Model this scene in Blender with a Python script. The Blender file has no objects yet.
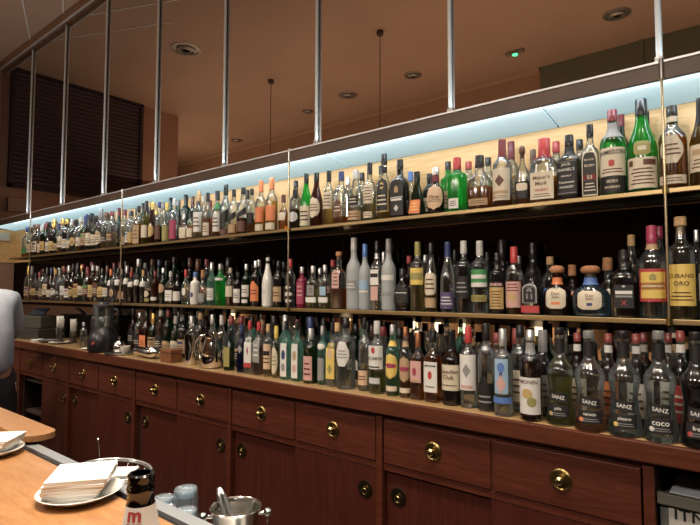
import bpy, bmesh, math, random
from mathutils import Vector, Matrix
R = random.Random(7)
C = bpy.context.scene.collection
scene = bpy.context.scene
rad = math.radians

# ------------------------------------------------------------------ camera
CAM = Vector((0, 0, 1.5))
cd = bpy.data.cameras.new('camera'); cam = bpy.data.objects.new('camera', cd); C.objects.link(cam)
cam.location = CAM
cam.rotation_euler = (Matrix.Rotation(rad(39.18), 3, 'Z') @ Matrix.Rotation(rad(93.15), 3, 'X') @ Matrix.Rotation(rad(.1), 3, 'Z')).to_euler()
cd.sensor_width = 36; cd.lens = 27.0; cd.clip_start = 0.02
scene.camera = cam
MR = cam.rotation_euler.to_matrix()
def ray(px, py):
    return MR @ Vector(((px - 350) / 525.0, -(py - 262.5) / 525.0, -1.0))
def on_y(px, py, Y):
    d = ray(px, py); return CAM + d * (Y / d.y)
def on_z(px, py, Z):
    d = ray(px, py); return CAM + d * ((Z - CAM.z) / d.z)
def depth(p):
    return -(MR.transposed() @ (Vector(p) - CAM)).z

# ------------------------------------------------------------------ colours and materials
COL = dict(black=(.012, .011, .012), white=(.78, .77, .73), cream=(.72, .63, .46), tan=(.52, .34, .17), red=(.55, .03, .03),
           burgundy=(.22, .02, .03), orange=(.85, .22, .04), yellow=(.85, .60, .08), gold=(.62, .42, .12), olive=(.36, .33, .08),
           green=(.05, .32, .09), navy=(.03, .05, .18), blue=(.07, .2, .6), silver=(.62, .63, .64), grey=(.30, .30, .30), copper=(.50, .22, .11),
           pink=(.70, .38, .34), crimson=(.42, .03, .10), brown=(.14, .05, .025), wood=(.40, .19, .09), peach=(.75, .5, .3), purple=(.10, .07, .2),
           teal=(.1, .4, .4), rust=(.27, .045, .04), skyblue=(.3, .5, .7))
MATS = {}
def nt(name):
    m = bpy.data.materials.new(name); m.use_nodes = True
    t = m.node_tree; t.nodes.clear()
    out = t.nodes.new('ShaderNodeOutputMaterial')
    return m, t, out
def solid(name, col, rough=.5, metal=0., spec=.5, emit=None, es=0., coat=0., vary=.0, vscale=30):
    key = ('s', name)
    if key in MATS: return MATS[key]
    m, t, out = nt(name)
    b = t.nodes.new('ShaderNodeBsdfPrincipled')
    b.inputs['Base Color'].default_value = (*col, 1); b.inputs['Roughness'].default_value = rough
    b.inputs['Metallic'].default_value = metal; b.inputs['Specular IOR Level'].default_value = spec
    b.inputs['Coat Weight'].default_value = coat
    if vary:
        tc = t.nodes.new('ShaderNodeTexCoord'); n = t.nodes.new('ShaderNodeTexNoise'); n.inputs['Scale'].default_value = vscale
        n.inputs['Detail'].default_value = 4
        t.links.new(tc.outputs['Object'], n.inputs['Vector'])
        r = t.nodes.new('ShaderNodeValToRGB')
        r.color_ramp.elements[0].position = .3; r.color_ramp.elements[1].position = .7
        r.color_ramp.elements[0].color = (*[c * (1 - vary) for c in col], 1)
        r.color_ramp.elements[1].color = (*[min(1, c * (1 + vary)) for c in col], 1)
        t.links.new(n.outputs['Fac'], r.inputs['Fac']); t.links.new(r.outputs['Color'], b.inputs['Base Color'])
    if emit:
        b.inputs['Emission Color'].default_value = (*emit, 1); b.inputs['Emission Strength'].default_value = es
    t.links.new(b.outputs['BSDF'], out.inputs['Surface'])
    MATS[key] = m; return m
def lab(c):
    col = COL[c]; g = sum(col) / 3
    return solid('paper_' + c, [(.82 * x + .18 * g) * .86 for x in col], .55)
def capm(c):
    if c in ('silver', 'copper', 'gold'): return solid('foil_' + c, COL[c], .32, .8)
    if c == 'wood' or c == 'tan': return solid('cork_' + c, COL[c], .7, vary=.25, vscale=120)
    col = COL[c]; g = sum(col) / 3
    return solid('cap_' + c, [(.85 * x + .15 * g) * (.62 if c in ('white', 'cream', 'grey') else .85) for x in col], .3)
def wood(name, c1, c2, scale=(1, 14, 14), rough=.35, coat=.0, bump=.0):
    key = ('w', name)
    if key in MATS: return MATS[key]
    m, t, out = nt(name)
    b = t.nodes.new('ShaderNodeBsdfPrincipled'); b.inputs['Roughness'].default_value = rough; b.inputs['Coat Weight'].default_value = coat
    b.inputs['Coat Roughness'].default_value = .15
    tc = t.nodes.new('ShaderNodeTexCoord'); mp = t.nodes.new('ShaderNodeMapping'); mp.inputs['Scale'].default_value = scale
    t.links.new(tc.outputs['Object'], mp.inputs['Vector'])
    n = t.nodes.new('ShaderNodeTexNoise'); n.inputs['Scale'].default_value = 3; n.inputs['Detail'].default_value = 7; n.inputs['Distortion'].default_value = .8
    t.links.new(mp.outputs['Vector'], n.inputs['Vector'])
    n2 = t.nodes.new('ShaderNodeTexNoise'); n2.inputs['Scale'].default_value = 14; n2.inputs['Detail'].default_value = 5
    t.links.new(mp.outputs['Vector'], n2.inputs['Vector'])
    mx = t.nodes.new('ShaderNodeMath'); mx.operation = 'ADD'
    t.links.new(n.outputs['Fac'], mx.inputs[0]); t.links.new(n2.outputs['Fac'], mx.inputs[1])
    hv = t.nodes.new('ShaderNodeMath'); hv.operation = 'MULTIPLY'; hv.inputs[1].default_value = .5
    t.links.new(mx.outputs[0], hv.inputs[0])
    r = t.nodes.new('ShaderNodeValToRGB')
    r.color_ramp.elements[0].position = .36; r.color_ramp.elements[1].position = .64
    r.color_ramp.elements[0].color = (*c1, 1); r.color_ramp.elements[1].color = (*c2, 1)
    t.links.new(hv.outputs[0], r.inputs['Fac']); t.links.new(r.outputs['Color'], b.inputs['Base Color'])
    t.links.new(b.outputs['BSDF'], out.inputs['Surface'])
    MATS[key] = m; return m
# glass: thin tinted shell - fresnel reflection over a tinted see-through that darkens towards the silhouette
GL = dict(clear=((.89, .93, .915), .55), green=((.13, .78, .24), .4), darkgreen=((.07, .20, .10), .3), olive=((.40, .37, .07), .35), brown=((.28, .10, .03), .3),
          amber=((.85, .50, .16), .5), teal=((.45, .74, .67), .5), bluish=((.62, .76, .86), .5), navy=((.10, .13, .32), .3), smoke=((.48, .50, .49), .4), beer=((.012, .006, .002), .5))
def glass(c):
    key = ('g', c)
    if key in MATS: return MATS[key]
    if c == 'black': return solid('black_glass', (.008, .007, .008), .12, coat=.5)
    if c == 'white': return solid('white_glass', (.74, .73, .70), .18, coat=.3)
    if c == 'crimsonglass': return solid('crimson_glass', (.16, .01, .035), .12, coat=.4)
    m, t, out = nt(c + '_glass')
    if c == 'frosted':
        b = t.nodes.new('ShaderNodeBsdfPrincipled'); b.inputs['Base Color'].default_value = (.60, .64, .66, 1); b.inputs['Roughness'].default_value = .35
        tr = t.nodes.new('ShaderNodeBsdfTransparent'); tr.inputs['Color'].default_value = (.75, .8, .82, 1)
        mx = t.nodes.new('ShaderNodeMixShader'); mx.inputs[0].default_value = .55
        t.links.new(tr.outputs[0], mx.inputs[1]); t.links.new(b.outputs[0], mx.inputs[2]); t.links.new(mx.outputs[0], out.inputs['Surface'])
        MATS[key] = m; return m
    tint, edge = GL[c]
    lw = t.nodes.new('ShaderNodeLayerWeight'); lw.inputs['Blend'].default_value = .5
    rp = t.nodes.new('ShaderNodeValToRGB'); e = rp.color_ramp.elements
    e[0].position = .35; e[0].color = (*tint, 1); e[1].position = .97; e[1].color = (*[x * edge * .9 for x in tint], 1)
    t.links.new(lw.outputs['Facing'], rp.inputs['Fac'])
    tr = t.nodes.new('ShaderNodeBsdfTransparent'); t.links.new(rp.outputs['Color'], tr.inputs['Color'])
    gl = t.nodes.new('ShaderNodeBsdfGlossy'); gl.inputs['Roughness'].default_value = .14; gl.inputs['Color'].default_value = (.95, .97, 1, 1)
    fr = t.nodes.new('ShaderNodeFresnel'); fr.inputs['IOR'].default_value = 1.62
    ad = t.nodes.new('ShaderNodeMath'); ad.operation = 'ADD'; ad.inputs[1].default_value = .05
    t.links.new(fr.outputs[0], ad.inputs[0])
    mx = t.nodes.new('ShaderNodeMixShader'); t.links.new(ad.outputs[0], mx.inputs[0]); t.links.new(tr.outputs[0], mx.inputs[1]); t.links.new(gl.outputs[0], mx.inputs[2])
    df = t.nodes.new('ShaderNodeBsdfTranslucent'); df.inputs['Color'].default_value = (*tint, 1)
    mx2 = t.nodes.new('ShaderNodeMixShader'); mx2.inputs[0].default_value = .07 if c in ('clear', 'bluish') else .05 if c == 'smoke' else .03 if c == 'beer' else .42
    t.links.new(mx.outputs[0], mx2.inputs[1]); t.links.new(df.outputs[0], mx2.inputs[2])
    t.links.new(mx2.outputs[0], out.inputs['Surface'])
    MATS[key] = m; return m
LQ = dict(amber=(.78, .27, .035), gold=(.88, .56, .12), palegold=(.86, .74, .40), brown=(.20, .06, .02), dark=(.05, .02, .012), pinkish=(.75, .5, .45), orange=(.85, .45, .15),
          red=(.45, .06, .03), water=(.75, .80, .80), greenish=(.6, .62, .25))
def liquid(c):
    key = ('l', c)
    if key in MATS: return MATS[key]
    m, t, out = nt(c + '_liquid'); col = LQ[c]
    tr = t.nodes.new('ShaderNodeBsdfTransparent'); tr.inputs['Color'].default_value = (*[x ** .36 for x in col], 1)
    df = t.nodes.new('ShaderNodeBsdfTranslucent'); df.inputs['Color'].default_value = (*col, 1)
    mx = t.nodes.new('ShaderNodeMixShader'); mx.inputs[0].default_value = .04 if c == 'water' else .42
    t.links.new(tr.outputs[0], mx.inputs[1]); t.links.new(df.outputs[0], mx.inputs[2]); t.links.new(mx.outputs[0], out.inputs['Surface'])
    MATS[key] = m; return m
def mirror(name, tint, rough=0.):
    m, t, out = nt(name)
    g = t.nodes.new('ShaderNodeBsdfGlossy'); g.inputs['Color'].default_value = (*tint, 1); g.inputs['Roughness'].default_value = rough
    t.links.new(g.outputs[0], out.inputs['Surface']); return m
def thin_glass(name, tint, refl=.08):
    m, t, out = nt(name)
    tr = t.nodes.new('ShaderNodeBsdfTransparent'); tr.inputs['Color'].default_value = (*tint, 1)
    g = t.nodes.new('ShaderNodeBsdfGlossy'); g.inputs['Roughness'].default_value = .03
    fr = t.nodes.new('ShaderNodeFresnel'); fr.inputs['IOR'].default_value = 1.5
    a = t.nodes.new('ShaderNodeMath'); a.operation = 'ADD'; a.inputs[1].default_value = refl; t.links.new(fr.outputs[0], a.inputs[0])
    mx = t.nodes.new('ShaderNodeMixShader'); t.links.new(a.outputs[0], mx.inputs[0]); t.links.new(tr.outputs[0], mx.inputs[1]); t.links.new(g.outputs[0], mx.inputs[2])
    t.links.new(mx.outputs[0], out.inputs['Surface']); return m
STEEL = solid('stainless_steel', (.55, .55, .55), .28, 1.)
CHROME = solid('polished_metal', (.72, .71, .69), .10, 1.)
BRASS = solid('aged_brass', (.34, .25, .10), .30, 1.)
BLACKP = solid('black_plastic', (.012, .012, .014), .32)
REDWOOD = wood('mahogany_veneer', (.058, .013, .007), (.120, .030, .015), (1.2, 8, 22), .42)
REDWOODV = wood('mahogany_upright_grain', (.048, .009, .006), (.080, .018, .010), (18, 8, 1.2), .42)
EDGEWOOD = wood('counter_edge_wood', (.066, .017, .008), (.125, .036, .017), (1.5, 10, 30), .35)
TOPWOOD = wood('counter_top_wood', (.36, .22, .10), (.50, .34, .17), (1.5, 16, 10), .22, .3)
BARWOOD = wood('bar_top_oak', (.29, .135, .052), (.42, .22, .095), (2.0, 14, 8), .3, .35)
PANELWOOD = wood('pale_maple_panel', (.70, .42, .165), (.86, .57, .27), (.9, 6, 12), .4)

# ------------------------------------------------------------------ mesh helpers
def obj(name, bm, mats, parent=None, smooth=False, loc=None, rot=None):
    me = bpy.data.meshes.new(name)
    bmesh.ops.recalc_face_normals(bm, faces=bm.faces)
    if smooth:
        for f in bm.faces: f.smooth = True
    bm.to_mesh(me); bm.free()
    if smooth: 
        try: me.set_sharp_from_angle(angle=rad(42))
        except Exception: pass
    for m in (mats if isinstance(mats, (list, tuple)) else [mats]): me.materials.append(m)
    o = bpy.data.objects.new(name, me); C.objects.link(o)
    if parent: o.parent = parent
    if loc is not None: o.location = loc
    if rot is not None: o.rotation_euler = rot
    return o
def box(bm, x0, x1, y0, y1, z0, z1, bev=0, mi=0, M=None):
    r = bmesh.ops.create_cube(bm, size=1.0)
    vs = r['verts']
    for v in vs:
        v.co = Vector((x0 + (v.co.x + .5) * (x1 - x0), y0 + (v.co.y + .5) * (y1 - y0), z0 + (v.co.z + .5) * (z1 - z0)))
    fs = set(f for v in vs for f in v.link_faces)
    if bev:
        es = set(e for v in vs for e in v.link_edges)
        r2 = bmesh.ops.bevel(bm, geom=list(es), offset=bev, segments=2, affect='EDGES', profile=.6)
        fs = set(f for v in r2['verts'] for f in v.link_faces); vs = list(set(v for f in fs for v in f.verts))
    for f in fs: f.material_index = mi
    if M is not None:
        for v in vs: v.co = M @ v.co
    return vs
def lathe(bm, prof, seg=24, mi=0, M=None, close=True, smooth=True):
    rings = []
    for r, z in prof:
        rings.append([bm.verts.new((r * math.cos(2 * math.pi * k / seg), r * math.sin(2 * math.pi * k / seg), z)) for k in range(seg)])
    fs = []
    for a, b in zip(rings, rings[1:]):
        for k in range(seg):
            fs.append(bm.faces.new((a[k], a[(k + 1) % seg], b[(k + 1) % seg], b[k])))
    if close:
        fs.append(bm.faces.new(rings[0][::-1])); fs.append(bm.faces.new(rings[-1]))
    for f in fs: f.material_index = mi; f.smooth = smooth
    if M is not None:
        for rg in rings:
            for v in rg: v.co = M @ v.co
def tube(bm, pts, rads, seg=10, mi=0, closed=False):
    pts = [Vector(p) for p in pts]
    if not isinstance(rads, (list, tuple)): rads = [rads] * len(pts)
    rings = []; n = len(pts); up = None
    for i, p in enumerate(pts):
        t = (pts[(i + 1) % n] - pts[i - 1]) if closed else (pts[min(i + 1, n - 1)] - pts[max(i - 1, 0)])
        t.normalize()
        if up is None:
            up = t.orthogonal().normalized()
        up = (up - t * up.dot(t)).normalized(); s = t.cross(up)
        rings.append([bm.verts.new(p + (up * math.cos(a) + s * math.sin(a)) * rads[i]) for a in [2 * math.pi * k / seg for k in range(seg)]])
    pr = list(zip(rings, rings[1:])) + ([(rings[-1], rings[0])] if closed else [])
    for a, b in pr:
        for k in range(seg):
            f = bm.faces.new((a[k], a[(k + 1) % seg], b[(k + 1) % seg], b[k])); f.smooth = True; f.material_index = mi
    if not closed:
        bm.faces.new(rings[0][::-1]).material_index = mi; bm.faces.new(rings[-1]).material_index = mi
def tag(o, label, cat, group=None, kind=None):
    o['label'] = label
    o['category'] = cat
    if group: o['group'] = group
    if kind: o['kind'] = kind
    return o
def thing(name, loc, label, cat, rz=0, group=None):
    o = bpy.data.objects.new(name, None); C.objects.link(o); o.location = loc; o.rotation_euler = (0, 0, rz); o.empty_display_size = .05
    return tag(o, label, cat, group)
def struct(name, bm, m, label=None):
    o = obj(name, bm, m); o['kind'] = 'structure'
    if label: o['label'] = label
    return o
def NB(): return bmesh.new()
FONT = {}
def font_mesh(s):
    if s in FONT: return FONT[s]
    cu = bpy.data.curves.new('t', 'FONT'); cu.body = s; cu.align_x = 'CENTER'; cu.resolution_u = 2; cu.offset = .013
    o = bpy.data.objects.new('t', cu); C.objects.link(o)
    bpy.context.view_layer.update()
    me = bpy.data.meshes.new_from_object(o.evaluated_get(bpy.context.evaluated_depsgraph_get()))
    vs = [v.co.copy() for v in me.vertices]; ps = [tuple(p.vertices) for p in me.polygons]
    bpy.data.objects.remove(o); bpy.data.curves.remove(cu); bpy.data.meshes.remove(me)
    x0 = min(v.x for v in vs); x1 = max(v.x for v in vs); y0 = min(v.y for v in vs); y1 = max(v.y for v in vs)
    vs = [((v.x - (x0 + x1) / 2), (v.y - (y0 + y1) / 2)) for v in vs]
    FONT[s] = (vs, ps, x1 - x0, y1 - y0); return FONT[s]

# ------------------------------------------------------------------ bottles
# profile: (z fraction, radius fraction); n = cross-section squareness; fy = depth / width; capz0, cap radius fraction
P_TALL = [(0, .88), (.012, .98), (.03, 1), (.58, 1), (.62, .98), (.655, .90), (.69, .72), (.72, .54), (.75, .43), (.79, .385), (.93, .36)]
SHAPES = dict(
    tall=(P_TALL, 2, 1, .86, .42, 'tall'),
    straight=([(0, .88), (.012, .98), (.03, 1), (.64, 1), (.68, .96), (.705, .82), (.725, .6), (.745, .45), (.78, .38), (.93, .36)], 2, 1, .85, .42, 'cylindrical'),
    wine=([(0, .88), (.012, .98), (.03, 1), (.56, 1), (.61, .96), (.65, .82), (.69, .60), (.73, .45), (.78, .40), (.93, .36)], 2, 1, .74, .42, 'wine-shaped'),
    slope=([(0, .9), (.012, .98), (.03, 1), (.42, 1), (.50, .96), (.58, .82), (.66, .62), (.73, .46), (.80, .39), (.94, .36)], 2, 1, .82, .43, 'sloping'),
    slim=([(0, .9), (.012, .98), (.03, 1), (.54, 1), (.59, .96), (.63, .84), (.67, .62), (.71, .46), (.76, .40), (.95, .38)], 2, 1, .80, .42, 'slim'),
    square=([(0, .94), (.012, .99), (.03, 1), (.58, 1), (.62, .97), (.66, .82), (.69, .60), (.72, .44), (.78, .38), (.93, .35)], 5, .92, .83, .42, 'square'),
    flask=([(0, .70), (.015, .80), (.06, .90), (.2, .99), (.34, 1), (.46, .97), (.55, .84), (.62, .60), (.67, .40), (.72, .31), (.93, .29)], 2.4, .62, .79, .36, 'round flask'),
    squat=([(0, .78), (.02, .88), (.08, .95), (.2, 1), (.38, .99), (.47, .91), (.54, .72), (.595, .48), (.64, .36), (.70, .32), (.93, .30)], 2.2, .80, .78, .46, 'squat'),
    cone=([(0, .92), (.012, .99), (.03, 1), (.10, .98), (.3, .80), (.5, .60), (.64, .43), (.70, .36), (.76, .33), (.93, .32)], 2.3, .95, .80, .37, 'cone-shaped'),
    sanz=([(0, .92), (.010, .99), (.025, 1), (.12, .98), (.22, .89), (.30, .815), (.36, .79), (.42, .82), (.49, .90), (.54, .95), (.575, .93), (.61, .83), (.645, .64), (.68, .47), (.71, .38), (.75, .335), (.95, .325)], 2, 1, .925, .36, 'waisted'),
    oval=([(0, .72), (.015, .82), (.08, .95), (.22, 1), (.4, 1), (.5, .92), (.57, .75), (.62, .54), (.67, .42), (.72, .38), (.93, .36)], 2.2, .72, .84, .44, 'oval-bodied'),
)
def interp(prof, z):
    if z <= prof[0][0]: return prof[0][1]
    for (a, ra), (b, rb) in zip(prof, prof[1:]):
        if z <= b:
            t = (z - a) / (b - a) if b > a else 0
            return ra + (rb - ra) * t
    return prof[-1][1]
def L(col, z0, z1, wid=.8, shape='rect', dec=(), txt=(), ln=None, rot=0):
    return dict(col=col, z0=z0, z1=z1, wid=wid, shape=shape, dec=dec, txt=txt, ln=ln)
class Surf:
    def __init__(s, shape, H, W):
        s.prof, s.n, s.fy, s.capz, s.capr, s.word = SHAPES[shape]; s.H = H; s.hw = W / 2
        zn = [z for z, r in s.prof if r < .6]; s.zn = zn[0] if zn else .7
    def dims(s, z):
        f = z / s.H; rx = interp(s.prof, f) * s.hw
        t = min(1, max(0, (f - .50) / max(.02, s.zn - .50)))
        n = s.n + (2 - s.n) * t; fy = s.fy + (1 - s.fy) * t
        return rx, rx * fy, n
    def ring(s, z, seg, k=1.0):
        rx, ry, n = s.dims(z)
        out = []
        for i in range(seg):
            a = 2 * math.pi * i / seg; c, q = math.cos(a), math.sin(a)
            m = 1 / ((abs(c) ** n + abs(q) ** n) ** (1 / n))
            out.append((rx * m * c * k, ry * m * q * k, z))
        return out
    def front(s, u, z, off):
        """point at arc offset u from the front centre line, at height z"""
        rx, ry, n = s.dims(z)
        x = rx * math.sin(max(-1.5, min(1.5, u / rx))) if n < 2.6 else u
        q = max(0., 1 - min(1, abs(x) / rx) ** n)
        y = -ry * q ** (1 / n)
        k = 1 + off / max(rx, .004)
        return (x * k, y * k, z)
def rings_mesh(bm, rings, mi=0):
    vr = [[bm.verts.new(p) for p in r] for r in rings]; seg = len(vr[0])
    for a, b in zip(vr, vr[1:]):
        for k in range(seg):
            f = bm.faces.new((a[k], a[(k + 1) % seg], b[(k + 1) % seg], b[k])); f.smooth = True; f.material_index = mi
    f = bm.faces.new(vr[0][::-1]); f.material_index = mi
    f = bm.faces.new(vr[-1]); f.material_index = mi
def shape_w(shape, v):
    if shape == 'oval': return math.sqrt(max(0, 1 - (2 * v - 1) ** 2))
    if shape == 'arch': return 1 if v < .68 else math.sqrt(max(0, 1 - ((v - .68) / .32) ** 2))
    if shape == 'round': 
        d = abs(2 * v - 1); return 1 if d < .5 else math.sqrt(max(0, 1 - ((d - .5) / .5) ** 2)) * .45 + .55
    if shape == 'hex': return 1 - .55 * max(0, abs(2 * v - 1) - .25) / .75
    if shape == 'diamond': return 1 - abs(2 * v - 1)
    if shape == 'pent': return 1 if v < .7 else 1 - (v - .7) / .3 * .9
    return 1
def patch(bm, S, z0, z1, u0, u1, off, mi, shape='rect', nu=6, nv=4, slant=0):
    if shape != 'rect': nv = 10
    rows = []
    for j in range(nv + 1):
        v = j / nv; w = max(.02, shape_w(shape, v)); z = z0 + (z1 - z0) * v; row = []
        for i in range(nu + 1):
            c = (u0 + u1) / 2; h = (u1 - u0) / 2
            u = c + h * w * (2 * i / nu - 1)
            row.append(bm.verts.new(S.front(u, z + slant * u, off)))
        rows.append(row)
    for a, b in zip(rows, rows[1:]):
        for i in range(nu):
            f = bm.faces.new((a[i], a[i + 1], b[i + 1], b[i])); f.material_index = mi; f.smooth = True
def text_on(bm, S, s, uc, zc, hh, maxw, off, mi, slant=0):
    vs, ps, w, h = font_mesh(s)
    k = min(hh / h, maxw / w); kx = k
    nv = [bm.verts.new(S.front(uc + x * kx, zc + y * k + slant * (uc + x * kx), off)) for x, y in vs]
    for p in ps:
        try: f = bm.faces.new([nv[i] for i in p]); f.material_index = mi
        except ValueError: pass
BOT = []   # every bottle of the back bar
def label_part(S, lb, parent, name='label'):
    bm = NB(); mats = [lab(lb['col'])]
    def mi(c):
        m = lab(c)
        if m not in mats: mats.append(m)
        return mats.index(m)
    H = S.H; z0, z1 = lb['z0'] * H, lb['z1'] * H; zc = (z0 + z1) / 2
    rx, ry, n = S.dims(zc)
    a = lb['wid'] * (rx * 1.35 if n < 2.6 else rx * .97)
    sl = lb.get('slant', 0)
    patch(bm, S, z0, z1, -a, a, .0008, 0, lb['shape'], nu=16, nv=6, slant=sl)
    for d in lb['dec']:
        sh = d[5] if len(d) > 5 else 'rect'
        patch(bm, S, z0 + (z1 - z0) * d[2], z0 + (z1 - z0) * d[3], d[0] * a, d[1] * a, .0014, mi(d[4]), sh, nu=14, nv=3, slant=sl)
    if lb['ln']:
        cnt, c, va, vb = lb['ln']
        for i in range(cnt):
            v = va + (vb - va) * (i + .5) / cnt; h = .32 * (vb - va) / cnt; w = .72 - .25 * ((i * 37) % 5) / 5
            patch(bm, S, z0 + (z1 - z0) * (v - h / 2), z0 + (z1 - z0) * (v + h / 2), -w * a, w * a, .0015, mi(c), nu=12, nv=1, slant=sl)
    for s, v, hf, wf, c in lb['txt']:
        text_on(bm, S, s, 0, z0 + (z1 - z0) * v, hf * (z1 - z0), wf * 2 * a, .0020, mi(c), slant=sl)
    o = obj(name, bm, mats, parent)
    return o
def bottle(name, loc, H, W, shape, gl, liq=None, fill=.5, cap='black', labels=(), neck=None, capstyle='plain', rz=0, drip=False, seg=20, caplen=None):
    root = bpy.data.objects.new(name, None); C.objects.link(root); root.location = loc; root.rotation_euler = (0, 0, rz); root.empty_display_size = .04
    S = Surf(shape, H, W)
    capz = caplen if caplen else S.capz
    zs = [f * H for f, r in S.prof if f < .97]
    zs = sorted(set(zs + [.5 * H, .54 * H]))
    bm = NB(); rings_mesh(bm, [S.ring(z, seg) for z in zs]); 
    body = obj('glass_body', bm, glass(gl), root, smooth=True)
    if liq:
        ft = fill * H
        lz = [.012 * H] + [z for z in zs if .02 * H < z < ft - .004] + [ft]
        bm = NB(); rings_mesh(bm, [S.ring(z, seg, .90) for z in lz]); obj('liquid', bm, liquid(liq), root, smooth=True)
    cr = S.capr * W / 2 * .94
    r_at = max(interp(S.prof, capz) * W / 2 + .0012, cr if capstyle != 'capsule' else 0)
    bm = NB(); sg = 16
    mats = [capm(cap)]
    z0, z1 = capz * H, H
    if capstyle == 'ball':
        hh = z1 - z0
        lathe(bm, [(cr * .55, z0), (cr * .62, z0 + hh * .25), (cr * 1.05, z0 + hh * .35), (cr * 1.22, z0 + hh * .55), (cr * 1.15, z0 + hh * .78), (cr * .8, z0 + hh * .95), (cr * .3, z1)], sg)
    elif capstyle == 'capsule':
        q = [(interp(S.prof, min(.93, f)) * W / 2 + .0014, f * H) for f in [capz + (.985 - capz) * i / 5 for i in range(6)]]
        lathe(bm, q + [(q[-1][0] * .9, H)], sg)
    elif capstyle == 'cork':
        hh = z1 - z0
        lathe(bm, [(cr * .75, z0), (cr * .75, z0 + hh * .45), (cr * 1.15, z0 + hh * .5), (cr * 1.15, z1 - .003), (cr, z1)], sg)
    elif capstyle == 'pourer':
        hh = z1 - z0
        lathe(bm, [(cr, z0), (cr, z0 + hh * .3), (cr * .5, z0 + hh * .42)], sg)
        tube(bm, [(0, 0, z0 + hh * .4), (cr * .1, 0, z0 + hh * .65), (cr * .5, 0, z1)], [cr * .38, cr * .3, cr * .22], 8)
    else:
        r = r_at
        lathe(bm, [(r * .98, z0), (r, z0 + .002), (r, z0 + (z1 - z0) * .5), (r * .97, z0 + (z1 - z0) * .52), (r * .97, z1 - .003), (r * .88, z1)], sg)
    if drip:
        for k in range(9):
            a = k / 9 * 6.283 + .3; l = [.04, .07, .05, .085, .045, .065, .055, .08, .05][k] * H
            zt = capz * H + .004
            pts = []
            for q in (0, .5, 1):
                z = zt - l * q; r = interp(S.prof, z / H) * W / 2 + .0008
                pts.append((r * math.cos(a), r * math.sin(a) , z))
            tube(bm, pts, [.0035, .0032, .0028], 6)
    obj('cap', bm, mats, root, smooth=True)
    for lb in labels: label_part(S, lb, root)
    if neck:
        col, a, b = neck
        bm = NB(); lathe(bm, [(interp(S.prof, f) * W / 2 + .0012, f * H) for f in [a + (b - a) * i / 4 for i in range(5)]], 16, close=False)
        obj('neck_label', bm, capm(col) if col in ('silver', 'gold', 'copper') else lab(col), root, smooth=True)
    return root
SHELF_Z = dict(upper=1.8236, middle=1.4142, counter=1.0755)
ROWY = dict(upper=(1.950, 2.050), middle=(1.950, 2.050), counter=(1.785, 1.90))
NAMES = dict(upper='whisky_bottle', middle='spirit_bottle', counter='liquor_bottle')
PEND = []
def B(shelf, px, yt, w, shape, gl, liq=None, fill=.5, cap='black', labels=(), row=0, Y=None, desc=None, yb=None, **kw):
    y = Y if Y is not None else ROWY[shelf][row]
    p = on_y(px, yt, y); zs = SHELF_Z[shelf]
    H = p.z - zs
    if shelf == 'counter' and y > 1.84: H = min(H, .314)
    Wm = w / 525 * depth((p.x, y, zs + H * .4))
    PEND.append(dict(shelf=shelf, x=p.x, y=y, H=H, W=Wm, shape=shape, gl=gl, liq=liq, fill=fill, cap=cap, labels=list(labels), row=row, desc=desc, kw=kw, rnd=False))
def BR(shelf, x, row, Y=None, hr=(.27, .325), pal=None):
    """one bottle of the crowded far rows, with its own look"""
    y = Y if Y is not None else ROWY[shelf][row]
    shape = R.choice(['tall', 'tall', 'straight', 'wine', 'slope', 'square', 'slim', 'flask', 'straight'])
    gl = R.choice(pal or ['clear', 'clear', 'clear', 'clear', 'brown', 'darkgreen', 'black', 'smoke'])
    liq = R.choice(['amber', 'gold', 'brown', 'amber', 'palegold']) if gl == 'clear' and shelf == 'upper' else (R.choice([None, 'water', 'amber', 'water', 'brown']) if gl == 'clear' else None)
    cap = R.choice(['black', 'black', 'silver', 'black', 'black', 'silver', 'gold', 'tan', 'white', 'brown', 'navy', 'burgundy', 'rust', 'white', 'grey'])
    lc = R.choice(['cream', 'white', 'black', 'tan', 'white', 'cream', 'brown', 'gold'] + (['green', 'orange'] if R.random() < .12 else []))
    z0 = R.uniform(.10, .18); z1 = z0 + R.uniform(.20, .36)
    lb = L(lc, z0, z1, .8, R.choice(['rect', 'rect', 'rect', 'oval', 'arch']), ln=(3, 'black' if lc not in ('black', 'brown') else 'cream', .15, .6))
    if R.random() < .5: lb['dec'] = ((-.6, .6, .68, .86, R.choice(['rust', 'gold', 'black', 'green', 'navy', 'tan'])),)
    H = R.uniform(*hr)
    if shape in ('flask',): H *= .86
    W = dict(flask=.098, square=.082, slim=.066, wine=.074).get(shape, .075) * R.uniform(.94, 1.05)
    PEND.append(dict(shelf=shelf, x=x, y=y, H=H, W=min(W, .088), shape=shape, gl=gl, liq=liq, fill=R.uniform(.25, .58), cap=cap, labels=[lb], row=row, desc=None, kw={}, rnd=True))
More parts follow.
